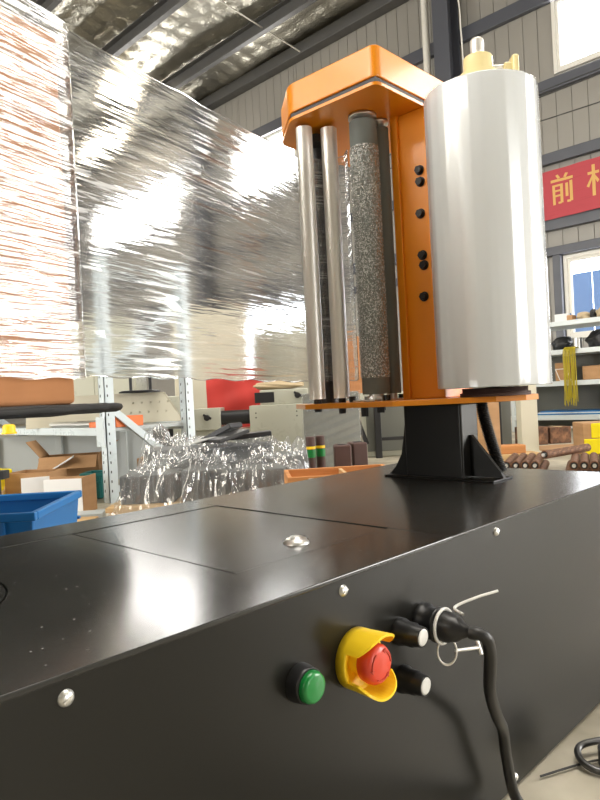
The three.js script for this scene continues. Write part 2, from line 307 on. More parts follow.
// the other walls, out of the picture
const holed = (outline, holes, depth) => { const s = new THREE.Shape(outline.map(([x, y]) => new THREE.Vector2(x, y))); for (const [a, b, y1] of holes) { const h = new THREE.Path(); h.moveTo(a, 0.002); h.lineTo(a, y1); h.lineTo(b, y1); h.lineTo(b, 0.002); h.closePath(); s.holes.push(h); } return metric(new THREE.ExtrudeGeometry(s, { depth, bevelEnabled: false })); };
structure('wall_left', holed([[-11, 0], [25, 0], [25, 7], [-11, 7]], [[2.4, 7.4, 4.9], [14.5, 19.5, 4.9]], 0.2).rotateY(Math.PI / 2).translate(-17.2, 0, 0), M.wall);
const gable = [[-17, 0], [9.1, 0], [9.1, 7.05], [-4, 8.36], [-17, 7.05]];
structure('wall_back', metric(new THREE.ExtrudeGeometry(new THREE.Shape(gable.map(([x, y]) => new THREE.Vector2(x, y))), { depth: 0.2, bevelEnabled: false }).translate(0, 0, -25.2)), M.wall);
structure('wall_front', holed(gable, [[1.0, 2.6, 4.3]], 0.2).translate(0, 0, 11), M.wall);
for (const [n, jambs] of [[2, [[-17.2, -16.95, -7.5, -7.4], [-17.2, -16.95, -2.4, -2.3]]], [4, [[-17.2, -16.95, -19.6, -19.5], [-17.2, -16.95, -14.5, -14.4]]], [3, [[0.9, 1.0, 10.95, 11.2], [2.6, 2.7, 10.95, 11.2]]]]) { const d = structure('door_' + n); for (const [x0, x1, z0, z1] of jambs) part(d, 'jamb', span(x0, x1, 0, n !== 3 ? 4.9 : 4.3, z0, z1, 0.01), M.girt); }
// roof: quilted foil blanket between purlins, with translucent strips
{
  const c = structure('ceiling');
  const roofSheet = (x0, x1, z0, z1, fine) => {
    const nx = Math.max(1, Math.round((x1 - x0) / fine)), nz = Math.max(1, Math.round((z1 - z0) / fine));
    const g = new THREE.PlaneGeometry(x1 - x0, z1 - z0, nx, nz).rotateX(Math.PI / 2).translate((x0 + x1) / 2, 0, (z0 + z1) / 2), p = g.attributes.position;
    for (let i = 0; i < p.count; i++) {
      const x = p.getX(i), z = p.getZ(i), u = x / 0.42 + Math.sin(z * 1.7) * 0.1, v = z / 0.42 + Math.sin(x * 2.3) * 0.08;
      const pil = Math.pow(Math.abs(Math.sin(Math.PI * u) * Math.sin(Math.PI * v)), 0.3);
      p.setY(i, roofY(x) - 0.05 * pil - 0.03 * Math.sin(x * 3.1 + z * 1.3));
    }
    g.computeVertexNormals();
    const uv = g.attributes.uv; for (let i = 0; i < p.count; i++) uv.setXY(i, p.getX(i), p.getZ(i));
    return g;
  };
  part(c, 'foil_quilt', roofSheet(2.0 + 1.4, 9.1, -25, -4.5, 0.07), M.foil);
  const rest = [[3.4, 9.1, -4.5, 11], [-4, 3.4, -25, -3.2], [1.2 - 5.2, 1.2, -3.2, 3.0], [-4, 3.4, 3.0, 11], [-4.5, -4, -25, 11], [-17.1, -14.5, -25, 11], [-11, -4.5, -25, 11], [-14.5, -11, -25, -13], [-14.5, -11, 1, 11]];
  part(c, 'foil_blanket', merge(rest.map((r) => roofSheet(...r, 0.8))), M.foil);
  part(c, 'roof_deck', merge([[3.4, 9.15, -25.2, 11.2], [-4, 1.2, -25.2, 11.2], [1.2, 3.4, -25.2, -3.2], [1.2, 3.4, 3, 11.2], [-4.5, -4, -25.2, 11.2], [-17.2, -14.5, -25.2, 11.2], [-11, -4.5, -25.2, 11.2], [-14.5, -11, -25.2, -13], [-14.5, -11, 1, 11.2]].map(([x0, x1, z0, z1]) => { const g = metric(new THREE.BoxGeometry(x1 - x0, 0.05, z1 - z0)), p = g.attributes.position; for (let i = 0; i < p.count; i++) { const x = p.getX(i) + (x0 + x1) / 2; p.setXYZ(i, x, p.getY(i) + roofY(x) + 0.09, p.getZ(i) + (z0 + z1) / 2); } return g; })), M.girt);
  for (const [x0, x1, z0, z1] of SKYLIGHTS) { const g = metric(new THREE.BoxGeometry(x1 - x0, 0.01, z1 - z0)), p = g.attributes.position; for (let i = 0; i < p.count; i++) { const x = p.getX(i) + (x0 + x1) / 2; p.setXYZ(i, x, p.getY(i) + roofY(x) - 0.04, p.getZ(i) + (z0 + z1) / 2); } part(c, 'skylight_window', g, M.fibre); }
  for (const x of [7.86, 6.46, 5.06, 3.66, 0.9, -0.6, -2.1, -3.6]) {   // lipped C sections
    const y = roofY(x) - 0.1, g = merge([span(x - 0.006, x + 0.006, y - 0.26, y, -25, 11, 0), span(x - 0.1, x, y - 0.272, y - 0.26, -25, 11, 0), span(x - 0.1, x - 0.09, y - 0.26, y - 0.23, -25, 11, 0), span(x - 0.1, x, y - 0.012, y, -25, 11, 0)]);
    part(c, 'purlin', g, M.purlin);
  }
  for (const z of [-8.2, -11.4]) part(c, 'sag_rod', bar(V(3.4, roofY(3.4) - 0.2, z), V(8.9, roofY(8.9) - 0.25, z), 0.012, 8), M.frame);
}
// strip lamps under the roof
function stripLamp(a, b, label) {
  const t = thing('ceiling_lamp', label, 'lamp', null, 0, 'strip lamps under the roof');
  part(t, 'housing', beam(a.clone().add(V(0, 0.08, 0)), b.clone().add(V(0, 0.08, 0)), 0.26, 0.06), M.white);
  part(t, 'lamp_diffuser', beam(a, b, 0.24, 0.06), M.lamp);
  const m = a.clone().add(b).multiplyScalar(0.5), alongX = Math.abs(b.x - a.x) > Math.abs(b.z - a.z), len = a.distanceTo(b);
  areaLight(0xfff0d8, 14, alongX ? len : 0.24, alongX ? 0.24 : len, V(m.x, m.y - 0.05, m.z), V(m.x, 0, m.z - 0.001));
}
stripLamp(V(8.05, 6.72, -15.1), V(8.05, 6.72, -13.2), 'long warm strip lamp glowing through the film beside the wrapped cartons');
stripLamp(V(6.85, 6.95, -11.8), V(7.6, 6.88, -11.8), 'short warm strip lamp glowing through the top of the film');

// banner with painted characters
{
  const W = 1024, H = 256, cv = document.createElement('canvas'); cv.width = W; cv.height = H; const c = cv.getContext('2d');
  c.fillStyle = '#b8404a'; c.fillRect(0, 0, W, H);
  c.fillStyle = 'rgba(120,20,26,0.25)'; for (let i = 0; i < 60; i++) c.fillRect(rnd() * W, rnd() * H, 20 + rnd() * 120, 1);
  c.fillStyle = '#d8ad62';
  // 1.98 m x 0.66 m: 388 px per metre upright, 517 px per metre along; origin of the banner is its near (viewer's left) end
  const rect = (x, y, w, h) => c.fillRect(x, y, w, h);
  const q = (pts) => { c.beginPath(); c.moveTo(...pts[0]); for (const p of pts.slice(1)) c.lineTo(...p); c.closePath(); c.fill(); };
  const ox = 318, oy = 30, k = 1.62;                                // first character, in a 100 x 100 cell
  const R = (x, y, w, h) => rect(ox + x * k, oy + y, w * k, h), Q = (p) => q(p.map(([x, y]) => [ox + x * k, oy + y]));
  Q([[24, 4], [34, 0], [44, 20], [33, 24]]); Q([[66, 0], [78, 4], [68, 24], [57, 20]]); R(2, 24, 96, 14);
  R(8, 52, 12, 104); R(20, 52, 32, 11); R(42, 52, 12, 100); R(20, 80, 24, 10); R(20, 106, 24, 10); R(32, 144, 14, 11);
  R(64, 54, 12, 70); R(82, 46, 13, 106); R(70, 144, 16, 12);
  const ox2 = 318 + 262, R2 = (x, y, w, h) => rect(ox2 + x * k, oy + y, w * k, h), Q2 = (p) => q(p.map(([x, y]) => [ox2 + x * k, oy + y]));
  R2(0, 34, 46, 14); R2(17, 0, 13, 158); Q2([[18, 50], [18, 72], [4, 112], [-6, 104]]); Q2([[29, 52], [46, 84], [38, 96], [29, 74]]);
  const t = new THREE.CanvasTexture(cv); t.colorSpace = THREE.SRGBColorSpace;
  const g = new THREE.PlaneGeometry(1.98, 0.66, 60, 8), p = g.attributes.position;
  for (let i = 0; i < p.count; i++) p.setZ(i, 0.012 * Math.sin(p.getX(i) * 5) + 0.006 * Math.sin(p.getX(i) * 17 + p.getY(i) * 3));
  const b = new THREE.Mesh(g, S({ map: t, roughness: 0.6, side: THREE.DoubleSide })); b.name = 'banner';
  b.position.set(WX - 0.13, 3.03, -4.35 + 0.99); b.rotation.y = -Math.PI / 2; scene.add(b);
  tag(b, 'red cloth banner with gold characters hung on the wall', 'banner');
}
// outside: a blue sheet fence seen through the lower windows
solo('sheet_fence', merge(Array.from({ length: 46 }, (_, i) => span(11.9, 11.94 + (i % 2) * 0.03, 0, 2.4, -14 + i * 0.42, -14 + i * 0.42 + 0.4, 0.01))), M.blueOut, 'blue sheet fence standing outside behind the lower windows', 'fence', V(0, 0, 0));
// ================================================================== THE WRAPPING MACHINE
const T = 0.308, ZF = -0.3593, ZB = -0.815, XL = -0.62, XR = 1.105;
{
  const m = thing('wrapper_base', 'long black steel machine base with a hatch on top and push buttons on its side', 'machine', V(0, 0, 0));
  part(m, 'body', span(XL, XR, 0.004, T - 0.003, ZB, ZF, 0.0003), M.blackSide);
  // sheets on top, with open joints between them
  const t0 = T - 0.003, g = 0.0022, hx0 = 0.356, hx1 = 0.572, hz0 = -0.742, hz1 = -0.440;
  part(m, 'top_sheet', span(hx1 + g, XR + 0.0006, t0, T, ZB - 0.0006, ZF + 0.0006, 0.0009), M.black);
  part(m, 'top_sheet', span(XL, hx1 + g, t0, T, ZB - 0.0006, hz0 - g, 0.0009), M.black);
  { const s = new THREE.Shape([[XL, -ZF - 0.0006], [hx1 + g, -ZF - 0.0006], [hx1 + g, -hz1], [hx0 - 0.0008, -hz1], [hx0 - 0.0008, -hz0], [XL, -hz0]].map(([x, y]) => new THREE.Vector2(x, y))), disc = new THREE.Path(); disc.absarc(0.105, 0.60, 0.112, 0, Math.PI * 2); s.holes.push(disc);
    part(m, 'top_sheet', metric(new THREE.ExtrudeGeometry(s, { depth: 0.0021, bevelEnabled: true, bevelThickness: 0.0009, bevelSize: 0.0009, bevelOffset: -0.0009, bevelSegments: 2, curveSegments: 48 }).rotateX(-Math.PI / 2).translate(0, t0, 0)), M.black); }
  part(m, 'round_cover', cyl(0.1105, 0.0026, 64).translate(0.105, t0, -0.60), M.black);
  const h = part(m, 'hatch', span(hx0 + 0.0003, hx1 - g, t0, T - 0.0002, hz0 + g, hz1 - 0.0001, 0.0005), M.black);
  part(h, 'latch', lathe([[0, 0.0075], [0.006, 0.0075], [0.0065, 0.0055], [0.0105, 0.0055], [0.0115, 0.003], [0.0135, 0.002], [0.0135, -0.001]], 28).translate(0.467, T - 0.0008, -0.4765), M.zinc, 'silver round quarter-turn latch');
  for (const [x, y] of [[0.1633, 0.2939], [0.4035, 0.2950], [0.664, 0.2960], [0.6792, 0.0145]]) part(m, 'screw', merge([lathe([[0, 0.0032], [0.0022, 0.003], [0.0042, 0.0018], [0.005, 0]], 18).rotateX(Math.PI / 2).translate(x, y, ZF), new THREE.BoxGeometry(0.006, 0.0012, 0.0012).rotateZ(0.5).translate(x, y, ZF + 0.003)]), M.zinc);
  // ---- controls on the side: local z points out of the panel
  const ctl = (name, x, y) => { const o = new THREE.Group(); o.name = name; o.position.set(x, y, ZF); m.add(o); return o; };
  const R = (g) => g.rotateX(Math.PI / 2);
  const gb = ctl('green_button', 0.3475, 0.2385); gb.userData.label = 'green push button in a black bezel';
  part(gb, 'bezel', R(lathe([[0.0148, 0], [0.0148, 0.003], [0.0138, 0.009], [0.0138, 0.0115], [0.0122, 0.012], [0.0122, 0.008]], 40)), M.plastic);
  part(gb, 'lens', R(lathe([[0, 0.0185], [0.009, 0.0182], [0.0112, 0.017], [0.0122, 0.0145], [0.0122, 0.008]], 40)), M.green);
  const es = ctl('emergency_stop', 0.4145, 0.2360); es.userData.label = 'red mushroom stop button inside a yellow guard';
  part(es, 'stem', R(cyl(0.0125, 0.016, 32)), M.yellow);
  part(es, 'mushroom', R(lathe([[0, 0.0285], [0.010, 0.0282], [0.0145, 0.0268], [0.0162, 0.0238], [0.0165, 0.020], [0.0155, 0.0145], [0.013, 0.012], [0, 0.012]], 44)), M.red);
  { // twist arrows, raised on the mushroom
    const a = []; for (let k = 0; k < 3; k++) { const s = new THREE.Shape(), t = k * 2.094; for (let i = 0; i <= 8; i++) { const u = t + i * 0.14; s[i ? 'lineTo' : 'moveTo'](Math.cos(u) * 0.0125, Math.sin(u) * 0.0125); } s.lineTo(Math.cos(t + 1.12) * 0.0138, Math.sin(t + 1.12) * 0.0138); s.lineTo(Math.cos(t + 1.36) * 0.0118, Math.sin(t + 1.36) * 0.0118); s.lineTo(Math.cos(t + 1.12) * 0.0098, Math.sin(t + 1.12) * 0.0098); for (let i = 8; i >= 0; i--) { const u = t + i * 0.14; s.lineTo(Math.cos(u) * 0.0112, Math.sin(u) * 0.0112); } s.closePath(); a.push(new THREE.ExtrudeGeometry(s, { depth: 0.0018, bevelEnabled: false }).translate(0, 0, 0.0268)); }
    part(es, 'twist_arrow', merge(a), S({ color: lin(0.5, 0.04, 0.015), roughness: 0.5 }));
  }
  { // guard: base plate with two wings that stand out above and below the button, rounded at their ends
    const wing = (sgn) => {
      const n = 14, k = 9, pos = [], idx = [], th = 0.0022;
      for (let s = 0; s < 2; s++) for (let i = 0; i <= n; i++) for (let j = 0; j <= k; j++) {
        const a = -1.08 + 2.16 * i / n, z = j / k * (0.033 - 0.012 * Math.pow(Math.abs(i / n * 2 - 1), 3)), r = 0.0225 + (s ? th : 0) + z * 0.05;
        pos.push(Math.sin(a) * r, sgn * Math.cos(a) * r, z);
      }
      const N = (n + 1) * (k + 1), q = (i, j, s) => s * N + i * (k + 1) + j, face = (a, b, c, d) => idx.push(a, b, c, a, c, d);
      for (let i = 0; i < n; i++) for (let j = 0; j < k; j++) { face(q(i, j, 1), q(i + 1, j, 1), q(i + 1, j + 1, 1), q(i, j + 1, 1)); face(q(i, j, 0), q(i, j + 1, 0), q(i + 1, j + 1, 0), q(i + 1, j, 0)); }
      for (let i = 0; i < n; i++) face(q(i, k, 0), q(i, k, 1), q(i + 1, k, 1), q(i + 1, k, 0));
      for (let j = 0; j < k; j++) { face(q(0, j, 0), q(0, j, 1), q(0, j + 1, 1), q(0, j + 1, 0)); face(q(n, j, 0), q(n, j + 1, 0), q(n, j + 1, 1), q(n, j, 1)); }
      const g = new THREE.BufferGeometry(); g.setAttribute('position', new THREE.Float32BufferAttribute(pos, 3)); g.setIndex(idx); const u = g.toNonIndexed(); u.computeVertexNormals(); return metric(u);
    };
    part(es, 'guard', merge([wing(1), wing(-1), R(lathe([[0.0125, 0], [0.0252, 0], [0.0252, 0.0085], [0.0242, 0.0095], [0.0215, 0.0095], [0.0205, 0.004], [0.0125, 0.004]], 48))]), M.yellow);
  }
  for (const [x, y] of [[0.4775, 0.2395], [0.478, 0.1962]]) {
    const k = ctl('push_button', x, y); k.userData.label = 'black button collar with a white cap';
    part(k, 'collar', R(lathe([[0.0125, 0], [0.0125, 0.004], [0.0108, 0.008], [0.0108, 0.0165], [0.0095, 0.0175], [0.009, 0.0255], [0.0078, 0.026], [0.0078, 0.022]], 36)), M.plastic);
    part(k, 'cap', R(lathe([[0, 0.0267], [0.006, 0.0265], [0.0077, 0.0257], [0.0077, 0.022]], 30)), M.white);
  }
  const gl = ctl('cable_socket', 0.5145, 0.2385); gl.userData.label = 'black round cable socket with a pale ring';
  part(gl, 'flange', R(lathe([[0.0175, 0], [0.0175, 0.005], [0.015, 0.007], [0.015, 0.016], [0.0165, 0.017], [0.0165, 0.021], [0.009, 0.022]], 36)), M.plastic);
  part(gl, 'pale_ring', new THREE.TorusGeometry(0.0155, 0.0016, 10, 36).translate(0, 0, 0.0235), M.white);
  part(gl, 'plug', R(lathe([[0.0138, 0.020], [0.0138, 0.030], [0.0118, 0.033], [0.0118, 0.038], [0.007, 0.044], [0.0045, 0.050], [0, 0.051]], 30)), M.plastic);
  // ---- the post that carries the film head
  const post = part(m, 'post', merge([span(0.930, 0.984, T, 0.4335, -0.668, -0.555, 0.004), span(0.925, 0.990, T, T + 0.003, -0.712, -0.50, 0.001)]), M.blackSide);
  part(post, 'gusset', plate([[-0.555, T + 0.004], [-0.498, T + 0.004], [-0.502, T + 0.012], [-0.552, T + 0.072], [-0.555, T + 0.072]].map(([z, y]) => [-z, y]), 0.007).rotateY(Math.PI / 2).translate(0.957, 0, 0), M.blackSide);
  part(post, 'gusset', plate([[-0.666, T + 0.004], [-0.704, T + 0.004], [-0.690, T + 0.018], [-0.677, T + 0.04], [-0.670, T + 0.075], [-0.666, T + 0.10]].map(([z, y]) => [-z, y]), 0.05).rotateY(Math.PI / 2).translate(0.957, 0, 0), M.blackSide);
}
// film head: plate, column, hood and rollers
{
  const m = thing('film_carriage', 'orange film head with a hood, bolted column and upright rollers on a thin plate', 'machine', V(0, 0, 0));
  const PY = 0.4425;
  part(m, 'base_plate', prism([[0.8235, -0.800], [0.8300, -0.616], [0.915, -0.484], [0.955, -0.455], [1.000, -0.456], [1.065, -0.50], [1.09, -0.56], [1.09, -0.885], [0.886, -0.885]], PY - 0.0088, PY, 0.0008), M.orange);
  const hood = [[0.8205, -0.800], [0.8285, -0.614], [1.09, -0.614], [1.09, -0.887], [0.886, -0.887]];
  part(m, 'hood_cover', prism(hood, 0.9535, 1.0035, 0.0022, 0.014), M.orange);
  part(m, 'hood_spacer', prism(hood.map(([x, z]) => [0.96 + (x - 0.96) * 0.972, -0.75 + (z + 0.75) * 0.972]), 0.945, 0.956, 0), M.dark);
  part(m, 'hood_floor', prism(hood, 0.940, 0.9455, 0.0006, 0.014), M.orange);
  const col = part(m, 'column', merge([span(0.957, 0.962, PY, 0.940, -0.674, -0.598, 0.002), span(0.957, 1.05, PY, 0.940, -0.679, -0.674, 0.0015), span(0.957, 1.05, PY, 0.940, -0.603, -0.598, 0.0015), span(0.951, 0.957, PY, 0.940, -0.681, -0.666, 0.001)]), M.orange);
  for (const [y, z] of [[0.8345, -0.627], [0.8145, -0.6265], [0.7605, -0.629], [0.689, -0.629], [0.6715, -0.627], [0.618, -0.630]]) {
    const b = part(col, 'bolt', cyl(0.0068, 0.0075, 6).rotateZ(Math.PI / 2).translate(0.957, y, z), M.bolt);
    part(b, 'washer', cyl(0.0085, 0.0015, 20).rotateZ(Math.PI / 2).translate(0.9572, y, z), M.bolt);
  }
  for (const [x, z] of [[0.8495, -0.7935], [0.8865, -0.768]]) {
    const r = part(m, 'guide_roller', cyl(0.0145, 0.482, 40).translate(x, PY + 0.008, z), M.steel);
    part(r, 'axle', cyl(0.007, 0.505, 16).translate(x, PY - 0.012, z), M.bolt);
  }
  for (const [x, z, rad, y1] of [[0.904, -0.704, 0.0238, 0.927], [0.9455, -0.7005, 0.0165, 0.925]]) {
    const r = part(m, 'rubber_roller', cyl(rad, y1 - PY - 0.012, 44).translate(x, PY + 0.012, z), M.rubber);
    part(r, 'lower_bearing', cyl(rad * 0.55, 0.014, 20).translate(x, PY, z), M.zinc); part(r, 'upper_bearing', lathe([[0, y1 - 0.001], [rad * 0.6, y1 - 0.001], [rad * 0.6, 0.933], [rad * 1.05, 0.933], [rad * 1.05, 0.9395], [0, 0.9395]], 12).translate(x, 0, z), M.zinc);
  }
  part(m, 'drive_pulley', merge([cyl(0.036, 0.014, 40).translate(0.905, 0.916, -0.815), cyl(0.016, 0.47, 24).translate(0.905, PY, -0.815), cyl(0.012, 0.02, 16).translate(0.905, 0.925, -0.815)]), M.dark);
  part(m, 'bearing_flange', merge([span(0.872, 0.965, PY, PY + 0.003, -0.74, -0.685, 0.001), cyl(0.022, 0.009, 24).translate(0.905, PY, -0.704)]), M.zinc);
  for (const [x, z] of [[0.876, -0.735], [0.962, -0.692], [0.90, -0.678], [0.94, -0.742]]) part(m, 'bolt', cyl(0.0065, 0.0095, 6).translate(x, PY + 0.0005, z), M.bolt);
  for (const [x, z, h] of [[0.8495, -0.7935, 0.006], [0.8865, -0.768, 0.011], [0.884, -0.715, 0.017], [0.91, -0.70, 0.012], [0.94, -0.72, 0.009]]) part(m, 'nut', cyl(0.007, h, 6).translate(x, PY - 0.0088 - h, z), M.bolt);
  part(m, 'roll_spindle', merge([cyl(0.012, 0.52, 24).translate(0.9485, PY, -0.5045), lathe([[0, 1.004], [0.0085, 1.004], [0.010, 1.0025], [0.0105, 0.998], [0.0105, 0.960]], 24).translate(0.9485, 0, -0.5045)]), M.steel);
  part(m, 'spindle_base', lathe([[0.054, 0], [0.054, 0.006], [0.05, 0.006], [0.05, 0.0135], [0, 0.0135]], 40).translate(0.95, PY, -0.504), M.brown);
}
// the roll of film on its spindle, and the nylon clamp on top
{
  const c = V(0.9485, 0, -0.5045);
  const m = thing('film_roll', 'big roll of clear stretch film standing on the orange plate', 'film roll', c);
  const seg = 96, pts = [[0.0385, 0.457], [0.0858, 0.457], [0.0868, 0.4585]];
  for (let i = 1; i < 40; i++) pts.push([0.0868 + 0.00012 * Math.sin(i * 2.7), 0.4585 + i * 0.0114]);
  pts.push([0.0868, 0.9135], [0.0858, 0.915], [0.0385, 0.915]);
  const g = lathe(pts, 220), p = g.attributes.position;
  for (let i = 0; i < p.count; i++) { const x = p.getX(i), z = p.getZ(i), r = Math.hypot(x, z); if (r > 0.08) { const a = Math.atan2(z, x), k = 1 + 0.004 * (Math.sin(a * 17 + 1) * 0.5 + Math.sin(a * 31 + p.getY(i) * 2) * 0.3 + Math.sin(a * 53 + 2) * 0.12 + Math.sin(a * 7 + p.getY(i) * 3) * 0.6) * 1.2; p.setX(i, x * k); p.setZ(i, z * k); } }
  g.computeVertexNormals(); part(m, 'wound_film', g, M.filmRoll);
  part(m, 'core', lathe([[0.0382, 0.4565], [0.0382, 0.9165], [0.035, 0.9165], [0.035, 0.4565], [0.0382, 0.4565]], 48), M.core);
  const k = thing('spindle_clamp', 'cream nylon collar with a wing knob on top of the film roll', 'clamp', c);
  part(k, 'collar', lathe([[0.0122, 0.9165], [0.033, 0.9165], [0.030, 0.9475], [0.0225, 0.9485], [0.0225, 0.9735], [0.021, 0.975], [0.0122, 0.975]], 44), M.nylon);
  part(k, 'screw', bar(V(0.016, 0.960, 0.016), V(0.036, 0.960, 0.036), 0.0028, 12), M.steel);
  part(k, 'wing_knob', merge([box(0.014, 0.014, 0.014, 0.003).clone().rotateY(-0.78).translate(0.033, 0.9505, 0.033), box(0.011, 0.030, 0.024, 0.004).clone().rotateY(-0.78).translate(0.040, 0.9445, 0.040)]), M.nylon);
}
// corrugated hose at the post
{
  const path = new THREE.CatmullRomCurve3([V(1.02, 0.4335, -0.568), V(1.02, 0.405, -0.563), V(1.02, 0.375, -0.5555), V(1.02, 0.335, -0.544), V(1.02, 0.3125, -0.536)]);
  const g = new THREE.TubeGeometry(path, 160, 0.0095, 14), p = g.attributes.position, n = g.attributes.normal;
  for (let i = 0; i < p.count; i++) { const k = Math.floor(i / 15), q = k % 4 < 2 ? 0.0012 : -0.0004; p.setXYZ(i, p.getX(i) + n.getX(i) * q, p.getY(i) + n.getY(i) * q, p.getZ(i) + n.getZ(i) * q); }
  g.computeVertexNormals(); solo('corrugated_hose', g, M.cable, 'black corrugated hose running down behind the black post', 'hose');
}
// power cable, tie, key ring
solo('power_cable', merge([tube([[0.5145, 0.2385, -0.309], [0.516, 0.2385, -0.302], [0.520, 0.2355, -0.297], [0.529, 0.220, -0.298], [0.5455, 0.1755, -0.3093], [0.575, 0.137, -0.320], [0.6027, 0.1085, -0.3293], [0.612, 0.086, -0.333], [0.617, 0.0699, -0.3343], [0.635, 0.020, -0.335], [0.637, 0.0075, -0.322], [0.62, 0.0065, -0.29], [0.55, 0.0065, -0.20], [0.42, 0.0065, -0.06]], 0.0058, 140, 12)]), M.cable, 'black power cable hanging from the socket on the machine base', 'cable');
solo('cable_tie', tube([[0.512, 0.2545, -0.3135], [0.5243, 0.2545, -0.3293], [0.547, 0.2595, -0.320], [0.5693, 0.2622, -0.3093]], 0.0014, 40, 6), M.white, 'thin white cable tie sticking out from the socket', 'cable tie');
{
  const k = thing('key_ring', 'steel ring with a small pin hanging under the cable socket', 'ring', V(0.5105, 0.2175, -0.331));
  part(k, 'ring', new THREE.TorusGeometry(0.0118, 0.0011, 10, 40).scale(0.75, 1.05, 1).rotateY(-0.75), M.steel);
  part(k, 'pin', merge([bar(V(0.008, -0.001, 0.004), V(0.036, -0.005, 0.012), 0.0016, 10), bar(V(0.036, 0.001, 0.010), V(0.036, -0.011, 0.014), 0.002, 10)]), M.steel);
}
solo('thin_cord', tube([[0.715, 0.004, -0.346], [0.76, 0.004, -0.325], [0.79, 0.004, -0.308], [0.83, 0.004, -0.275], [0.95, 0.004, -0.21]], 0.0014, 60, 6), M.wire, 'thin dark cord lying on the floor beside the machine base', 'cord');
{
  const b = thing('clamp_bracket', 'dark metal bow clamp lying on the floor at the right edge', 'clamp', V(0.803, 0.0, -0.288), TURN);
  part(b, 'bow', tube([[-0.004, 0.004, 0.03], [-0.04, 0.007, 0.018], [-0.048, 0.010, 0], [-0.04, 0.014, -0.018], [0.03, 0.016, -0.028], [0.08, 0.014, -0.02]], 0.0042, 50, 10), M.iron);
  part(b, 'foot', merge([cyl(0.013, 0.02, 20).translate(-0.012, 0.0, 0.0), cyl(0.006, 0.03, 14).translate(-0.012, 0.005, 0.0)]), M.dark);
}

// turntable with the wrapped load
{
  const m = thing('turntable', 'black round turntable with a ragged rubber edge carrying the wrapped cartons', 'turntable', V(-0.166, 0, -1.414));
  const g = lathe([[0, 0.4495], [0.845, 0.4495], [0.853, 0.452], [0.855, 0.456], [0.853, 0.4602], [0.845, 0.4622], [0, 0.4622]], 160), p = g.attributes.position;
  for (let i = 0; i < p.count; i++) { const x = p.getX(i), z = p.getZ(i), r = Math.hypot(x, z); if (r > 0.8) { const a = Math.atan2(z, x); p.setY(i, p.getY(i) + (p.getY(i) < 0.456 ? 0.0016 * Math.sin(a * 61) * Math.sin(a * 23 + 1) : 0.0006 * Math.sin(a * 47))); } }
  g.computeVertexNormals(); part(m, 'disc', g, M.blackRubber);
  part(m, 'hub', cyl(0.28, 0.447, 48).translate(0, 0.003, 0), M.blackSide);
}
const LC = V(0.396, 0, -0.770), LU = V(-0.968, 0, 0.252), LN = V(-0.252, 0, -0.968);   // load corner, along its face, into the load
const loadAt = (a, y, b) => LC.clone().addScaledVector(LU, a).addScaledVector(LN, b).setY(y);
const LT = Math.atan2(-LU.z, LU.x);                                 // turn that lays local x along the face
{
  let k = 0;
  const words = ['lower carton', 'upper carton'], spots = ['at the corner beside the free film', 'next to the left edge of the picture', 'at the far side beside the free film', 'at the far side away from the film'];
  const lv = [[0.4625, 0.662], [0.6625, 0.926]];
  for (let l = 0; l < 2; l++) for (let j = 0; j < 2; j++) for (let i = 0; i < 2; i++) {
    const w = 0.372, d = 0.42, h = lv[l][1] - lv[l][0];
    const c = thing('wrapped_carton', 'brown ' + words[l] + ' of the wrapped load, ' + spots[j * 2 + i], 'carton', loadAt(0.006 + 0.187 + i * 0.376, lv[l][0], 0.006 + 0.212 + j * 0.426), LT, 'cartons on the turntable');
    part(c, 'carton_body', box(w, h, d, 0.006), M.cardRed);
    part(c, 'tape', box(w + 0.001, 0.001, 0.05, 0).clone().translate(0, h - 0.0004, 0), M.tape);
    k++;
  }
}
